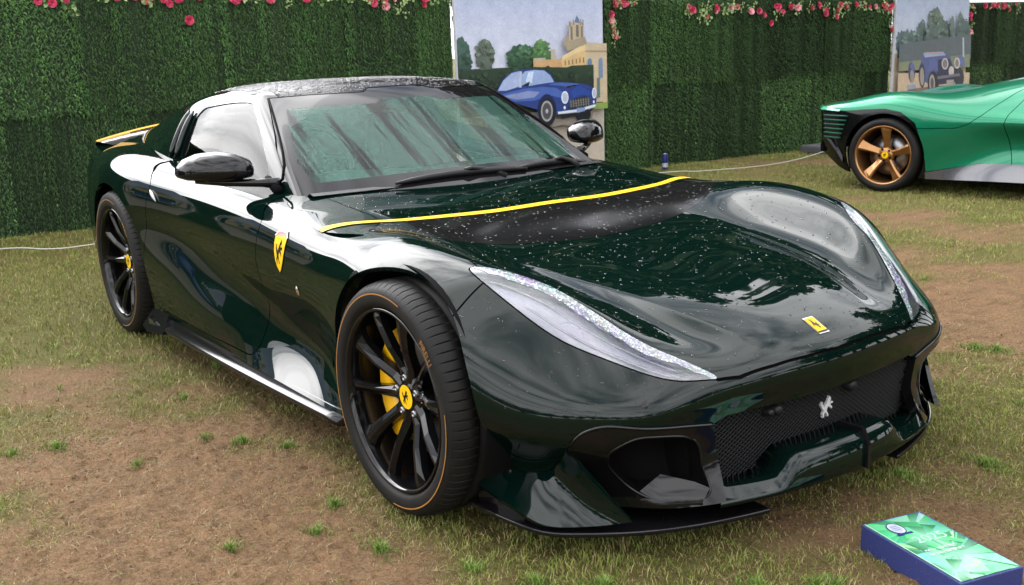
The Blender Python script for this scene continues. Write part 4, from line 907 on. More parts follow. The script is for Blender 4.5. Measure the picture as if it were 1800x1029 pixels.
# ---- sills, splitter, corner flaps
for side in(1,-1):
    V=[];F=[]; xs=np.linspace(-2.30,-.40,24)
    for i,x in enumerate(xs):
        t=(x+2.30)/1.90; yo=.962+.012*math.sin(math.pi*t); zb=.118+.034*t; k=1-min(1,t/.09); yo+=.012*k
        sec=[(.885,.190),(.918,.186),(.932,zb+.046+.03*k),(.934-.012*t,zb+.031+.03*k),(yo-.004,zb+.021+.02*k),(yo,zb+.012),(yo-.004,zb),(.88,zb-.012)]
        V+=[(x,y*side,z) for y,z in sec]
    for i in range(23):
        for k in range(7): a=i*8+k; F.append([a,a+8,a+9,a+1])
    F.append(list(range(8))); F.append([23*8+k for k in range(8)])
    o=obj('side_skirt',V,F,CARB,CAR,recalc=True,smooth=True)
    # rear fin of the sill
    V=[(-2.33,.93*side,.20),(-2.36,.985*side,.115),(-2.28,.992*side,.10),(-2.10,.978*side,.118),(-2.12,.93*side,.20),(-2.2,.90*side,.21),(-2.33,.90*side,.10),(-2.1,.90*side,.105)]
    o=obj('skirt_fin',V,[[0,1,2,3,4],[0,4,5],[1,6,7,3,2],[0,5,7,6],[0,6,1],[4,3,7,5]],CARB,o,recalc=True,smooth=False)
    plan=smoothpoly([(.205,.83),(.215,.872),(.26,.885),(.40,.872),(.525,.842),(.602,.768),(.69,.640),(.756,.49),(.804,.31),(.795,.285),(.70,.30),(.5,.45),(.3,.65)],4)
    V=[];F=[]; n=len(plan)
    for z in(.098,.084):
        for (x,y) in plan: V.append((x,y*side,z-.012*max(0,x-.3)))
    F=[t for t in tess(plan)]+[[n+a for a in t] for t in tess(plan)]+[[i,(i+1)%n,n+(i+1)%n,n+i] for i in range(n)]
    sp=obj('front_splitter',V,F,CARB,CAR,recalc=True,smooth=False); bevel_rim(sp)
    for (x,y) in((.30,.845),(.38,.835),(.46,.80)):
        V,F=bx(0,0,0,.085,.004,.034,None,None,Matrix.Translation((x,y*side,.112))@Matrix.Rotation(-.35*side,4,'Z')); obj('splitter_vane',V,F,CARB,sp,smooth=False)
    A=smoothpoly([(.268,.872,.208),(.336,.838,.209),(.394,.804,.208),(.453,.772,.217),(.505,.766,.257),(.556,.784,.308)],6,False)
    Bq=smoothpoly([(.251,.888,.167),(.349,.888,.160),(.440,.878,.146),(.534,.840,.114),(.615,.755,.114),(.692,.680,.131)],6,False)
    m=len(A); k=10; V=[];F=[]
    for i in range(m):
        for j in range(k+1):
            t=j/k; p=A[i]*(1-t)+Bq[i]*t; s_=math.sin(math.pi*t)*.005; p=p+np.array([-.35*s_,-.3*s_,-.8*s_]); V.append((p[0],p[1]*side,p[2]))
    for i in range(m-1):
        for j in range(k): a=i*(k+1)+j; F.append([a,a+k+1,a+k+2,a+1])
    V=np.array(V); Ft=quads_tris(np.array(F)); 
    if side<0: Ft=Ft[:,::-1]
    N=vnormals(V,Ft); 
    if N[:,2].mean()<0: Ft=Ft[:,::-1]; N=-N
    panel('corner_flap',TM(V,N,Ft),GREEN,CAR,th=.014)
# ---- centre lip
V=[];F=[]; ys=np.linspace(-.46,.46,47)
for y in ys:
    a=abs(y); zt=.172+.062/(1+math.exp((a-.235)/.012)); xf=.862-.34*y*y
    V+=[(xf-.11,y,.135),(xf-.02,y,.128),(xf-.002,y,.138),(xf+.001,y,.152),(xf-.006,y,zt-.020),(xf-.022,y,zt-.004),(xf-.045,y,zt),(xf-.12,y,zt-.004)]
for i in range(46):
    for k in range(8): F.append([i*8+k,i*8+(k+1)%8,i*8+8+(k+1)%8,i*8+8+k])
lip=obj('front_lip',V,F,GREEN,CAR,recalc=True)
V=[(.872,.045,.135),(.868,.052,.20),(.845,.05,.247),(.76,.05,.247),(.76,.05,.14),(.872,.058,.135),(.868,.062,.20),(.845,.066,.247),(.76,.066,.247),(.76,.066,.14)]
obj('lip_divider',V,[[0,1,2,3,4],[9,8,7,6,5],[0,1,6,5],[1,2,7,6],[2,3,8,7],[3,4,9,8],[4,0,5,9]],CARB,lip,recalc=True,smooth=False)
# ---- grille: net of crossing bars in a recessed black box
V=[];F=[]
bx(.60,0,.27,.02,.94,.26,V,F); bx(.65,0,.392,.12,.93,.012,V,F); bx(.66,0,.140,.14,.93,.012,V,F); bx(.64,.47,.27,.09,.012,.24,V,F); bx(.64,-.47,.27,.09,.012,.24,V,F)
gr=obj('grille',V,F,DARK,CAR,smooth=False)
V=[];F=[]
def gx(y): return .735-.10*y*y
for sgn in(1,-1):
    for k in range(-46,47):
        y0=k*.0205; seg=[]
        for t in np.linspace(0,1,7):
            z=.16+.215*t; y=y0+sgn*(.215*t-.107)*1.5
            if abs(y)<.462: seg.append((gx(y)+.02*(.27-z)/.1*-.5,y,z))
        if len(seg)>1: v,f_=tube(seg,.0026,4,False); b=len(V); V+=[tuple(q) for q in v]; F+=[[b+i for i in q] for q in f_]
o=obj('grille_mesh',V,F,PLAST,gr); o['kind']='stuff'
for (y,z,rr) in((-.205,.338,.016),(-.235,.338,.011),(.115,.338,.018)):
    v,f_=lathe([(0,.022),(rr*.6,.022),(rr,.014),(rr*1.1,-.03)],20); M=Matrix.Translation((gx(y)+.015,y,z))@Matrix.Rotation(-math.pi/2,4,'Z'); obj('parking_sensor',[tuple(M@Vector(p)) for p in v],f_,PLAST,gr,recalc=True)
for (y,z) in((-.63,.433),(.63,.433)):
    h=BVH.ray_cast(Vector((1.5,y,z)),Vector((-1,0,0))); n=h[1] if h[1].x>0 else -h[1]; M=n.to_track_quat('Y','Z').to_matrix().to_4x4(); M.translation=h[0]+n*.0006
    v,f_=lathe([(0,.0008),(.0075,.001),(.0085,0.0),(.0105,0.0)],20); obj('parking_sensor',[tuple(M@Vector(p)) for p in v],f_,BLK,bumper,recalc=True)
# ---- prancing horse badges
HORSE=[(.80,.85),(.73,.94),(.67,1.0),(.64,.93),(.56,.86),(.50,.74),(.42,.63),(.31,.54),(.23,.50),(.19,.60),(.10,.68),(.12,.80),(.04,.76),(.0,.64),(.06,.52),(.14,.44),(.20,.36),(.22,.27),(.13,.16),(.20,.04),(.15,0),(.29,0),(.28,.06),(.27,.16),(.37,.25),(.46,.15),(.55,.07),(.51,.0),(.64,.02),(.61,.10),(.53,.20),(.47,.32),(.52,.43),(.60,.49),(.71,.44),(.81,.40),(.85,.31),(.92,.36),(.88,.46),(.75,.54),(.84,.62),(.93,.58),(.98,.66),(.88,.71),(.74,.67),(.68,.73),(.71,.79),(.79,.77)]
HT=tess(HORSE)
def layer(polys,place):
    """polys: (2-D outline, material index, height) -> one mesh with each outline mapped by place(u,v,h)"""
    V=[];F=[];mi=[]
    for (pl,m_,h) in polys:
        b=len(V); V+=[tuple(place(u_,v_,h)) for u_,v_ in pl]; T=tess(pl); F+=[[b+i for i in t] for t in T]; mi+=[m_]*len(T)
    return V,F,mi
EM=[YEL,RED,WHITE,BLK,SILV,EMER]
def rect(a,b,c,d): return [(a,b),(c,b),(c,d),(a,d)]
for side in(1,-1):
    sh_=[(-.5,.86),(-.30,1.0),(.30,1.0),(.5,.86),(.49,.70),(.44,.48),(.34,.27),(.20,.11),(0,-.02),(-.20,.11),(-.34,.27),(-.44,.48),(-.49,.70)]
    inn=[(u_*.93,.5+(v_-.5)*.95) for u_,v_ in sh_]
    hp=[(-.27+.56*u_,.22+.60*v_) for u_,v_ in HORSE]
    top=[(-.47,.86),(-.29,.975),(.29,.975),(.47,.86),(.29,.90),(-.29,.90)]
    top2=[(-.5,.88),(-.30,1.02),(.30,1.02),(.5,.88),(.48,.86),(.29,.98),(-.29,.98),(-.48,.86)]
    def place(u_,v_,h):
        x=-.828+u_*.100+.010*(v_-.5)+.012; z=.592+v_*.142
        p,n=on_side(x,z,.0022+h); return (p.x,p.y*side,p.z)
    V,F,mi=layer([(sh_,3,0),(inn,0,.0006),(top,1,.0012),(top2,2,.0018),(hp,3,.0012)],place); obj('wing_shield',V,F,EM,CAR,midx=mi,recalc=False,smooth=False)
    # side repeater, door pull
    p,n=on_side(-.69,.548,.002); v,f_=lathe([(0,.006),(.007,.005),(.011,0)],16); M=Vector((n.x,n.y*side,n.z)).to_track_quat('Y','Z').to_matrix().to_4x4()@Matrix.Diagonal((.8,1,1.7,1)); M.translation=(p.x,p.y*side,p.z); obj('side_repeater',[tuple(M@Vector(q)) for q in v],f_,SILV,CAR,recalc=True)
    pth=[]
    for t in np.linspace(0,1,7): p,n=on_side(-2.145+.075*t,.765-.045*t,.006); pth.append((p.x,p.y*side,p.z))
    v,f_=tube(pth,np.array([.002,.006,.009,.010,.009,.006,.002]),8); obj('door_handle',v,f_,GREYM,CAR,recalc=True)
def place(u_,v_,h):
    p,n=on_top(.745-v_*.062,-u_*.043*1,.0025+h); return tuple(p)
V,F,mi=layer([(rect(-.5,0,.5,1),4,0),(rect(-.44,.05,.44,.95),0,.0008),(rect(-.44,.05,.44,.13),3,.0012)]+[([(.30-.56*u_,.88-.66*v_) for u_,v_ in HORSE],3,.0014)],place)
obj('bonnet_badge',V,F,EM,hoodo,midx=mi,recalc=True,smooth=False)
hv=[(gx(0)+.012,-.005+.054*(u_),.262+.060*v_) for u_,v_ in HORSE]; n=len(hv)
obj('grille_horse',hv+[(x-.008,y,z) for x,y,z in hv],[t for t in HT]+[[n+i for i in t] for t in HT]+[[i,(i+1)%n,n+(i+1)%n,n+i] for i in range(n)],EMSIL,gr,recalc=True,smooth=False)
# ---- wheels
PT=text_mesh('PIRELLI',1.0)
def wheel(ax,side,R,W,hy,caliper_dir=-1):
    """rim, spokes, tyre, disc and caliper; local y points outwards, x forwards"""
    root=empty('wheel',(ax,side*hy,R)); root.parent=CAR
    s=side; n=960; hw=W/2
    prof=[(.262,-hw+.012),(.276,-hw+.003),(.305,-hw-.003),(R-.018,-hw+.004),(R-.006,-hw+.022),(R-.001,-hw+.05),(R,-.045),(R-.007,-.043),(R-.007,-.034),(R,-.032),(R,.032),(R-.007,.034),(R-.007,.043),(R,.045),(R-.001,hw-.05),(R-.006,hw-.022),(R-.018,hw-.004),(.316,hw+.002),(.305,hw+.003),(.290,hw+.002),(.280,hw-.002),(.272,hw-.012),(.266,hw-.016)]
    V=[]; F=[]; k=len(prof)
    for i in range(n):
        a=2*math.pi*i/n; c,sn=math.cos(a),math.sin(a)
        for j,(rr,y) in enumerate(prof):
            if i%12==0 and (j in (4,5,14,15)): rr-=.0035
            V.append((rr*c,s*y,rr*sn))
    for i in range(n):
        for j in range(k-1): F.append([i*k+j,((i+1)%n)*k+j,((i+1)%n)*k+j+1,i*k+j+1])
    ty=obj('tyre',V,F,RUB,root,recalc=True)
    for q,pg in enumerate(ty.data.polygons):
        if (q//(k-1))%12 in (0,11) and (q%(k-1)) in (2,3,4,5,13,14,15,16): pg.use_smooth=False
    # orange arcs on the sidewall (angles as seen from outside, x forward)
    fx=1 if side<0 else -1
    for a0,a1 in((72,212),(-90,8)):
        v,f_=lathe([(.3105,hw+.0045),(.3125,hw+.0050),(.3145,hw+.0045)],60,s,math.radians(a0),math.radians(a1)); v=[(x*fx,y,z) for x,y,z in v]; obj('sidewall_stripe',v,f_,ORG,root,recalc=True)
    v=[]
    for (tx,ty) in PT[0]:
        a=math.radians(40)-tx*.0245/.30; rr=.300+ty*.030; v.append((rr*math.cos(a)*fx,s*(hw+.0055),rr*math.sin(a)))
    obj('tyre_lettering',v,PT[1],ORG,root,smooth=False)
    v,f_=lathe([(.268,hw-.016),(.272,hw-.008),(.268,hw-.003),(.262,hw-.006),(.258,hw-.018),(.254,hw-.05),(.250,0),(.252,-hw+.01)],96,s); obj('rim',v,f_,BLK,root,recalc=True)
    hubf=hw-.062; rimf=hw-.016
    for i in range(10):
        a=math.radians(5+36*i); wide=(i%2==0)
        st=[(.045,.024,hubf,.04),(.085,.019,hubf+.002,.036),(.15,.0185 if wide else .0145,(hubf*.55+rimf*.45)+.004,.034),(.215,.025 if wide else .015,rimf-.008,.032),(.245,.036 if wide else .019,rimf-.004,.03),(.262,.048 if wide else .024,rimf-.006,.03)]
        V=[];F=[]
        for (rr,w_,y,dp) in st:
            sk=.006*(1 if wide else -1)
            for (t,yy) in((-w_,y-dp),(-w_*.95,y-.010),(-w_*.25+sk*.6,y),(w_*.25+sk*.6,y),(w_*.95,y-.010),(w_,y-dp)):
                tt=t+ (sk*6*(rr-.045)*.6); V.append(((rr*math.cos(a)-tt*math.sin(a))*fx,s*yy,rr*math.sin(a)+tt*math.cos(a)))
        for q in range(len(st)-1):
            for t in range(5): F.append([q*6+t,q*6+6+t,q*6+7+t,q*6+t+1])
        o=obj('spoke',V,F,BLK,root,recalc=True,smooth=False)
    v,f_=lathe([(.0,hubf+.001),(.035,hubf+.001),(.040,hubf-.004),(.066,hubf-.006),(.074,hubf-.016),(.078,hubf-.05)],48,s); obj('hub',v,f_,BLK,root,recalc=True)
    for i in range(5):
        a=math.radians(23+72*i); v,f_=lathe([(.0,.006),(.004,.006),(.0045,.012),(.0085,.012),(.0105,.010),(.0115,.0)],16,s); v=[(x+.057*math.cos(a)*fx,y+s*(hubf-.006),z+.057*math.sin(a)) for x,y,z in v]; obj('wheel_bolt',v,f_,GREYM,root,recalc=True)
    circ=[(.036*math.cos(t),.036*math.sin(t)) for t in np.linspace(0,2*math.pi,33)[:-1]]
    def place(u_,v_,h): return (u_*fx,s*(hubf+.004+h),v_)
    V,F,mi=layer([(circ,0,0),([(-.019+.034*u_,-.022+.044*v_) for u_,v_ in HORSE],3,.001)],place); obj('centre_cap',V,F,EM,root,midx=mi,recalc=False,smooth=False)
    v,f_=lathe([(.08,-.005),(.192,-.005),(.195,-.018),(.192,-.032),(.08,-.032)],72,s); obj('brake_disc',v,f_,GREYM,root,recalc=True)
    V=[];F=[]; m=13
    for i in range(m):
        a=math.radians(122+118*i/(m-1)); e_=1 if 0<i<m-1 else .8
        ri=.122+.006*math.sin(i*1.3); ro=.214*(1 if 0<i<m-1 else .97)
        for (rr,y) in((ri,-.05),(ri,.012*e_),(ri+.012,.024*e_),(ro-.018,.024*e_),(ro,.006),(ro,-.05)): V.append((rr*math.cos(a)*fx,s*(y+.016),rr*math.sin(a)))
    for i in range(m-1):
        for k in range(6): F.append([i*6+k,i*6+(k+1)%6,i*6+6+(k+1)%6,i*6+6+k])
    F.append(list(range(6))); F.append([(m-1)*6+k for k in range(6)])
    obj('brake_caliper',V,F,YCAL,root,recalc=True)
    v,f_=lathe([(0,-hw+.02),(.25,-hw+.02)],32,s); obj('wheel_back',v,f_,DARK,root,recalc=True)
    return root
for side in(1,-1):
    wheel(0,side,.347,.246,.862); wheel(-2.72,side,.358,.30,.825)
    for (xc,zc,rr,xs) in((0,.345,.395,1),(-2.70,.35,.413,1.02)):
        v,f_=lathe([(rr,.915),(rr-.004,.83),(rr-.03,.72),(rr-.16,.66),(0,.62)],40,side,-.35,math.pi+.35); v=[(x*xs+xc,y,z+zc) for x,y,z in v]; obj('arch_liner',v,f_,DARK,CAR,recalc=True)
# =====================================================================
#  bright green mid-engined car at the right edge (rear half in view)
# =====================================================================
PH=math.radians(10); K2=.905
CAR2=empty('sports_car',(-3.046,6.374,0),PH); CAR2.scale=(K2,K2,K2)
tag(CAR2,'bright emerald green low car with bronze five-spoke wheels, cut off by the right edge','car')
LOUV=mat('louvre_green',(.003,.045,.026),.5,.1,spec=.15)
def cage2():
    R_=[(-.70,[(0,.805),(.28,.805),(.52,.808),(.69,.803),(.80,.795),(.85,.772)],[(.85,.70),(.84,.58),(.82,.46),(.78,.34)]),
     (-.50,[(0,.80),(.28,.80),(.53,.822),(.72,.838),(.855,.832),(.925,.795)],[(.94,.70),(.94,.56),(.93,.40),(.88,.22)]),
     (-.28,[(0,.82),(.28,.825),(.53,.868),(.72,.888),(.865,.872),(.952,.81)],[(.978,.70),(.985,.55),(.975,.36),(.94,.16)]),
     (.05,[(0,.87),(.28,.872),(.53,.915),(.72,.938),(.87,.912),(.965,.83)],[(.99,.70),(.995,.55),(.98,.36),(.95,.15)]),
     (.40,[(0,.93),(.27,.925),(.52,.92),(.71,.902),(.87,.862),(.962,.775)],[(.985,.66),(.985,.52),(.965,.34),(.95,.15)]),
     (.80,[(0,1.01),(.27,1.0),(.50,.965),(.67,.905),(.83,.82),(.935,.715)],[(.945,.62),(.92,.50),(.90,.33),(.94,.15)]),
     (1.20,[(0,1.085),(.27,1.072),(.48,1.025),(.63,.945),(.79,.80),(.905,.69)],[(.872,.60),(.80,.49),(.835,.33),(.935,.15)]),
     (1.60,[(0,1.13),(.27,1.118),(.46,1.06),(.60,.96),(.77,.79),(.90,.68)],[(.90,.60),(.88,.49),(.88,.33),(.93,.15)]),
     (2.0,[(0,1.10),(.27,1.09),(.46,1.03),(.61,.93),(.78,.78),(.91,.68)],[(.93,.60),(.92,.49),(.91,.33),(.93,.15)]),
     (2.4,[(0,.93),(.27,.925),(.48,.88),(.66,.82),(.82,.79),(.94,.70)],[(.97,.60),(.97,.49),(.95,.33),(.94,.15)]),
     (2.7,[(0,.78),(.27,.775),(.5,.77),(.69,.80),(.84,.82),(.95,.72)],[(.985,.62),(.985,.49),(.97,.33),(.94,.15)]),
     (3.1,[(0,.68),(.27,.675),(.49,.665),(.66,.69),(.80,.72),(.91,.62)],[(.95,.53),(.95,.43),(.94,.3),(.92,.14)]),
     (3.45,[(0,.57),(.27,.565),(.46,.56),(.60,.56),(.72,.555),(.80,.50)],[(.83,.44),(.84,.36),(.83,.26),(.84,.13)])]
    top=[[(x,a,b) for a,b in t] for x,t,s_ in R_]; side=[[(x,a,b) for a,b in s_] for x,t,s_ in R_]
    Tn=np.array(top,float); Sn=np.array(side,float)
    for j in range(6): Tn[:,j]=fair(Tn[:,j],6e-5)
    for k in range(4): Sn[:,k]=fair(Sn[:,k],6e-5)
    Tn[:,0,1]=0
    f_=[[(3.6-.12*y*y,y,z) for y in(0,.27,.46,.60,.72)] for z in(.46,.38,.28,.14)]
    b_=[[(-.745+.06*y*y,y,z) for y in(0,.28,.52,.69,.80)] for z in(.70,.58,.46,.34)]
    return boxcage(Tn,Sn,f_,b_)
T2=surf(cage2(),4); H2=half(T2)
def arch2(T):
    x,y,z=T.V.T; y=np.abs(y); return np.where(y>.72,np.minimum(np.hypot(x,(z-.352))-.392,np.hypot(x-2.65,z-.34)-.375),1.)
def black2(T):  # black rear corner: louvred panel and arch surround
    x,y,z=T.V.T; y=np.abs(y); poly=[(-1.2,.745),(-.60,.755),(-.42,.757),(-.20,.775),(.0,.785),(.16,.755),(.30,.66),(.36,.5),(.40,.3),(.42,.0),(-1.2,.0)]
    return pdist(np.stack([x,z],-1),poly)
B2=cut(T2,arch2(T2)); g2=cut(B2,-black2(B2)-.002); k2=cut(B2,black2(B2))
lowc=lambda T: T.V[:,2]-(.205+.10*np.clip((T.V[:,0]-.37)/.5,0,1))
sk=cut(g2,-lowc(g2)-.002); g2=cut(g2,lowc(g2)-.002)
CL=[(-2,1.3),(-2,.60),(.36,.612),(.66,.620),(.76,.655),(.86,.73),(.96,.83),(1.06,.92),(1.22,1.02),(1.35,1.3)]
DL=[(1.35,1.4),(1.235,1.0),(1.15,.86),(1.08,.74),(1.06,.66),(1.09,.5),(1.17,.1),(1.18,-.2),(2.35,-.2),(2.42,.5),(2.2,.9),(2.0,1.4)]
rc=cut(g2,pdist(XZ(g2),CL)-.003); panel('rear_clamshell',rc,EMER,CAR2)
g3=cut(g2,-pdist(XZ(g2),CL)-.003); dr=cut(g3,pdist(XZ(g3),DL)-.003); panel('door',dr,EMER,CAR2); fl=cut(g3,-pdist(XZ(g3),DL)-.003); panel('body',fl,EMER,CAR2)
panel('rear_corner',k2,BLK,CAR2); panel('side_skirt',sk,mat('grey_carbon',(.09,.09,.10),.25,.6,coat=1),CAR2,off=.02)
obj('inner_structure',B2.V-B2.N*.018,B2.F,DARK,CAR2)
for side in(1,-1):
    for i in range(6):
        z=.50+.042*i; pth=[]
        for t in np.linspace(0,1,7):
            x=-.66+(.22+.015*i)*t; h=BVHTree.FromPolygons(H2.V.tolist(),H2.F.tolist()).ray_cast(Vector((x,1.6,z)),Vector((0,-1,0))) if i==0 and t==0 and side==1 else None
            if h: H2B=BVHTree.FromPolygons(H2.V.tolist(),H2.F.tolist())
            h=H2B.ray_cast(Vector((x,1.6,z)),Vector((0,-1,0))); 
            if h[0] is None: continue
            pth.append((h[0].x,(h[0].y+.014)*side,z))
        V,F=tube(pth,.010,6); obj('tail_louvre',V,F,LOUV,CAR2)
    # tail lip, diffuser wing, flank scoop, arch liners
    V=[(-.73,.30*side,.822),(-.73,.80*side,.812),(-.68,.865*side,.795),(-.46,.94*side,.775),(-.47,.955*side,.755),(-.70,.885*side,.768),(-.76,.80*side,.785),(-.76,.30*side,.79)]
    obj('tail_lip',V,[[0,1,6,7],[1,2,5,6],[2,3,4,5]],EMER,CAR2,recalc=True)
    V=[(-.60,.955*side,.50),(-.47,.97*side,.36),(-.41,.97*side,.27),(-.44,.90*side,.42),(-.60,.90*side,.47),(-.47,.90*side,.32),(-.41,.88*side,.24)]
    obj('diffuser_wing',V,[[0,1,3],[1,2,3],[0,4,5,1],[1,5,6,2],[0,3,4]],CARB,CAR2,recalc=True,smooth=False)
    for (xc,zc,rr) in((0,.352,.395),(2.65,.34,.38)):
        v,f_=lathe([(rr,.90),(rr-.003,.78),(rr-.005,.55),(0,.55)],40,side,-.4,math.pi+.4); obj('arch_liner',[(x+xc,y,z+zc) for x,y,z in v],f_,DARK,CAR2,recalc=True)
    for xc in(0,2.65):
        root=empty('wheel',(xc,.84*side,.35)); root.parent=CAR2; s=side; hw=.15; fx=1 if side<0 else -1
        v,f_=lathe([(.272,-hw),(.315,-hw-.003),(.345,-hw+.02),(.35,-.08),(.35,.08),(.345,hw-.02),(.33,hw-.004),(.315,hw+.003),(.29,hw+.002),(.277,hw-.01)],96,s); obj('tyre',v,f_,RUB,root,recalc=True)
        v,f_=lathe([(.280,hw-.012),(.280,hw-.004),(.272,hw-.004),(.262,hw-.012),(.256,hw-.05),(.255,-hw+.01)],72,s); obj('rim',v,f_,BRONZE,root,recalc=True)
        for i in range(5):
            a=math.radians(82+72*i); st=[(.05,.030,hw-.07,.05),(.10,.028,hw-.055,.05),(.17,.034,hw-.035,.045),(.235,.046,hw-.018,.04),(.262,.056,hw-.016,.035)]; V=[];F=[]
            for (rr,w_,y,dp) in st:
                for (t,yy) in((-w_,y-dp),(-w_,y-.028),(w_*.55,y),(w_,y-.008),(w_,y-dp)): tt=t+.12*(rr-.05); V.append(((rr*math.cos(a)-tt*math.sin(a))*fx,s*yy,rr*math.sin(a)+tt*math.cos(a)))
            for q in range(4):
                for t in range(4): F.append([q*5+t,q*5+5+t,q*5+6+t,q*5+t+1])
            obj('spoke',V,F,BRONZE,root,recalc=True,smooth=False)
        v,f_=lathe([(0,hw-.062),(.05,hw-.062),(.075,hw-.075),(.08,hw-.11)],32,s); obj('hub',v,f_,BRONZE,root,recalc=True)
        for i in range(5):
            a=math.radians(46+72*i); v,f_=lathe([(0,.002),(.010,.002),(.012,-.002)],12,s); obj('wheel_bolt',[(x+.055*math.cos(a)*fx,y+s*(hw-.060),z+.055*math.sin(a)) for x,y,z in v],f_,DARK,root,recalc=True)
        circ=[(.034*math.cos(t),.034*math.sin(t)) for t in np.linspace(0,2*math.pi,25)[:-1]]
        def place(u_,v_,h): return (u_*fx,s*(hw-.058+h),v_)
        V,F,mi=layer([(circ,0,0),([(-.017+.030*u_,-.02+.038*v_) for u_,v_ in HORSE],3,.002)],place); obj('centre_cap',V,F,EM,root,midx=mi,smooth=False)
        v,f_=lathe([(.08,0),(.195,0),(.195,-.03),(.08,-.03)],48,s); obj('brake_disc',v,f_,GREYM,root,recalc=True)
        v,f_=lathe([(0,-hw+.02),(.26,-hw+.02)],32,s); obj('wheel_back',v,f_,DARK,root,recalc=True)
# =====================================================================
#  information plaque lying on the grass
# =====================================================================
def plaque_at():
    A=Vector((.991,-.143,0)); B=Vector((1.016,.049,0)); D=Vector((1.326,-.228,0)); ex=(D-A); ey=(B-A); return A,ex,ey
A_,ex_,ey_=plaque_at(); LX,LY=ex_.length,ey_.length; ang=math.atan2(ex_.y,ex_.x)
PLQ=empty('information_plaque',(A_.x,A_.y,0),ang); tag(PLQ,'low navy box sign with green gem-pattern face lying on the grass by the front bumper','sign')
PLQ.rotation_euler=(math.radians(0),math.radians(.0),ang)
VEL=mat('navy_board_sides',(.012,.02,.11),.7); n=noise(VEL,220,3); rr_=ramp(VEL,n.outputs[0],[(.60,(.012,.020,.11)),(.70,(.10,.085,.07))]); lk(VEL,rr_.outputs[0],bsdf(VEL).inputs['Base Color'])
V,F=bx(LX/2,LY/2,.031,LX,LY,.070); o=obj('plaque_box',V,F,VEL,PLQ,smooth=False); bevel(o,.0025,2)
# printed face: facets fanning out of two points, flat print as one sheet of coloured triangles
rgp=random.Random(4); G1=[(64,200,122),(94,214,146),(150,230,184),(44,160,96),(72,206,134),(110,220,160),(34,128,84),(60,190,116),(180,238,208),(84,212,140)]
def fan(cx,cy,rad,n,z,sd,col):
    rg=random.Random(sd); out=[]; a=rg.uniform(0,6)
    for i in range(n):
        d=rg.uniform(.5,1.5)*2*math.pi/n; r1=rad*rg.uniform(.7,1.25); r2=rad*rg.uniform(.7,1.25)
        c=rg.choice(G1); c2_=tuple(min(255,int(v*rg.uniform(.8,1.25))) for v in c); out.append(([(cx,cy),(cx+r1*math.cos(a),cy+r1*math.sin(a)),(cx+r2*math.cos(a+d),cy+r2*math.sin(a+d))],[(150,232,190),c,c2_])); a+=d
    return out
x0,x1,y0,y1=.006,LX-.006,.005,LY-.007
polys=[(r4(x0,y0,x1,y1),[(90,210,146)]*4)]+fan(.075,.105,.16,22,0,3,None)+fan(.23,.095,.17,26,0,8,None)+fan(.30,.03,.09,12,0,13,None)+fan(.13,.10,.07,12,0,31,None)
V=[];F=[];C_=[]
def clipbox(p): return (min(max(p[0],x0),x1),min(max(p[1],y0),y1))
kk=0
def addp(pl,c,hh=None):
    global kk
    q=[clipbox(p) for p in pl]; b=len(V); V.extend([(a,y,.0665+kk*.000035) for a,y in q]); F.extend([[b+i for i in t] for t in tess(q)]); cs=c if isinstance(c[0],(tuple,list)) else [c]*len(q); C_.extend([tuple(.47*w_ for w_ in srgb(x)) for x in cs]); kk+=1
for pl,c in polys: addp(pl,c)
W_=(232,250,240)
addp(r4(x0,y0,x1,y0+.003),(214,246,232))
# emblem: white oval with a navy ring and a ribbon below
ecx,ecy=.060,.062
addp(ell(ecx,ecy,.030,.022,28),(30,40,120)); addp(ell(ecx,ecy,.0275,.0195,28),(226,232,246)); addp(ell(ecx,ecy,.021,.014,24),(206,214,236))
for i in range(3): addp(r4(ecx-.012+i*.009,ecy-.010,ecx-.009+i*.009,ecy+.010),(150,160,206))
addp([(ecx+.026,ecy-.022),(ecx+.036,ecy-.022),(ecx+.038,ecy+.024),(ecx+.028,ecy+.024)],(40,52,140))
# year and two lines of small lettering (too small to read in the photograph: drawn as broken white strokes)
def rdtext(s,size,cx,cy,c):
    tv,tf=text_mesh(s,size); q=[clipbox((cx-v_,cy+u_)) for u_,v_ in tv]
    global kk
    b=len(V); V.extend([(a,y,.0665+kk*.000035) for a,y in q]); F.extend([[b+i for i in t] for t in tf]); C_.extend([tuple(.56*w_ for w_ in srgb(c))]*len(q)); kk+=1
rdtext('2025',.050,.135,.105,(190,240,214))
for row,(xx,n0) in enumerate(((.190,15),(.212,16))):
    yy=.035
    for i in range(n0):
        w_=rgp.uniform(.0035,.0075)
        if rgp.random()<.15: yy+=.004; continue
        addp(r4(xx-.0055,yy,xx+.0055,yy+.0016),W_); addp(r4(xx-.0055+rgp.uniform(0,.006),yy,xx-.0035+rgp.uniform(.001,.007),yy+w_),W_)
        if rgp.random()<.5: addp(r4(xx-.0055,yy+w_-.0014,xx+.0055,yy+w_),W_)
        yy+=w_+.0022
FACE=mat('plaque_print',(.2,.6,.35),.22,coat=.3); colattr(FACE)
obj('plaque_face',V,F,FACE,PLQ,cols=np.array(C_),smooth=False)
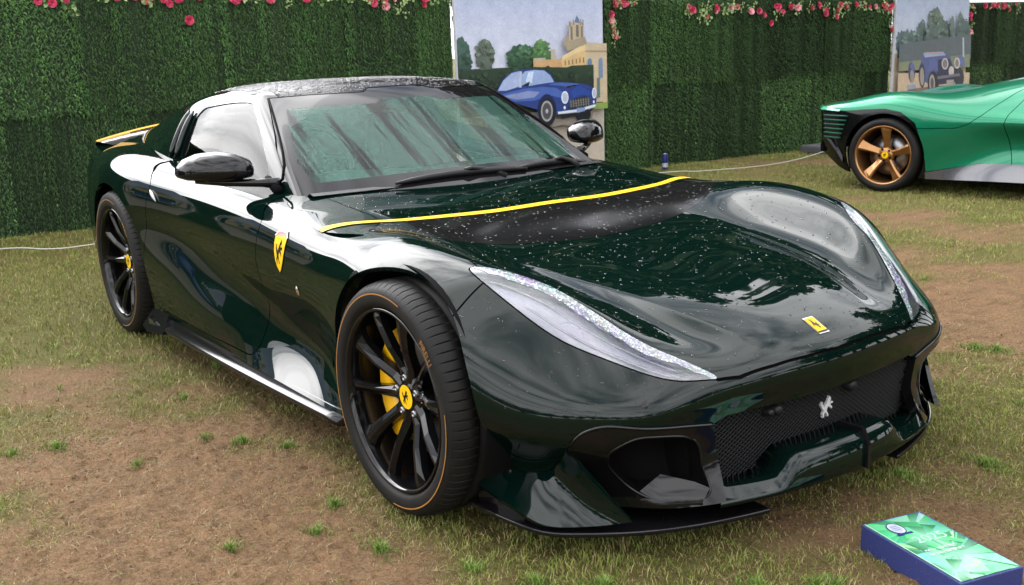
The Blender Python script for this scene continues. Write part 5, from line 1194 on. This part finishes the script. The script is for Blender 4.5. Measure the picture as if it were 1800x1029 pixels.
# ---- drinks can by the fence, rope, weight
CAN=mat('can_blue',(.02,.03,.16),.3,.6); V,F=lathe([(0,.0),(.024,.0),(.0265,.008),(.0265,.118),(.0235,.132)],28); 
RX=Matrix.Rotation(math.pi/2,4,'X')
can=empty('drinks_can',(-5.53,5.49,0)); can.scale=(1.15,1.15,1.35); tag(can,'dark blue drinks can standing on the grass at the fence foot','can')
obj('can_body',[tuple(RX@Vector(p)) for p in V],F,CAN,can,recalc=True); V,F=lathe([(.0235,.132),(.0245,.134),(.022,.130),(0,.130)],28); obj('can_top',[tuple(RX@Vector(p)) for p in V],F,SILV,can,recalc=True)
V=[];F=[]
v,f_=lathe([(.0269,.028),(.0269,.060)],28); obj('can_band',[tuple(RX@Vector(p)) for p in v],f_,mat('can_silver',(.55,.56,.62),.35,.7),can,recalc=True)
ROPE=mat('rope',(.40,.39,.34),.8)
def rope(name,pts,label):
    P=smoothpoly(pts,10,False); V,F=tube(P,.0045,6); o=obj(name,V,F,ROPE); tag(o,label,'rope','white cords along the foot of the fence'); return o
rope('rope',[(-5.70,-2.2,.05),(-5.62,-1.05,.05),(-5.36,-.74,.045),(-5.27,-.49,.05),(-5.2,.3,.09),(-5.2,1.0,.12)],'white cord stretched low over the grass at the left edge, behind the rear wheel')
rope('rope',[(-5.2,4.4,.06),(-5.07,5.2,.05),(-5.0,5.45,.035),(-4.82,6.05,.035),(-4.86,6.7,.035),(-5.0,7.4,.06),(-5.12,7.75,.09)],'white cord running over the grass from the can to the grey weight')
V,F=bx(0,0,.05,.34,.52,.09); o=obj('fence_weight',V,F,mat('weight_grey',(.06,.06,.065),.7),smooth=False); o.location=(-5.32,7.9,0); bevel(o,.02,2); tag(o,'dark grey weight block on the grass behind the bright green car','weight')
# =====================================================================
#  rain beads on the dark green car
# =====================================================================
def beads(name,T,n,r0,r1,parent,seed,nz=.4,mask=None,pw=2.2):
    rg=np.random.default_rng(seed); P3=T.V[T.F]; ar=np.linalg.norm(np.cross(P3[:,1]-P3[:,0],P3[:,2]-P3[:,0]),axis=1); fnz=T.N[T.F].mean(1)[:,2]; ar=ar*(fnz>nz)
    i=rg.choice(len(ar),n,p=ar/ar.sum()); a=rg.uniform(0,1,n); b=rg.uniform(0,1,n); k=a+b>1; a[k]=1-a[k]; b[k]=1-b[k]; wt=np.stack([1-a-b,a,b],1)
    P=(P3[i]*wt[...,None]).sum(1); N=(T.N[T.F[i]]*wt[...,None]).sum(1); N/=np.linalg.norm(N,axis=1)[:,None]
    if mask is not None: k=mask(P); P,N=P[k],N[k]
    n=len(P); R_=r0+(r1-r0)*rg.uniform(0,1,n)**pw
    tx=np.cross(N,[0,1,0]); tx/=np.linalg.norm(tx,axis=1)[:,None]; ty=np.cross(N,tx); m=8; V=[]
    st=rg.uniform(.8,1.5,n)[:,None]
    for (rr,h) in((1,-.05),(.78,.36)):
        for q in range(m):
            an=2*math.pi*q/m; V.append(P+(tx*math.cos(an)*st+ty*math.sin(an)/st)*R_[:,None]*rr+N*R_[:,None]*h)
    V.append(P+N*R_[:,None]*.5); V=np.stack(V,1).reshape(-1,3); o=np.arange(n)[:,None]*(2*m+1); F=[]
    for q in range(m):
        q2=(q+1)%m; F+=[[q,q2,m+q2],[q,m+q2,m+q],[m+q,m+q2,2*m]]
    F=np.concatenate([o+np.array(t) for t in F]); ob=bigmesh(name,V,F,WATER,parent,smooth=True); ob['kind']='stuff'
beads('rain_drops',hd_g,2000,.0010,.0042,hoodo,1,.5)
beads('rain_drops',hd_bl,700,.0012,.0048,blade,2,.5)
beads('rain_drops',rf,7500,.0018,.0060,roofo,3,.75)
beads('rain_drops',bm,450,.001,.0028,bumper,4,.15)
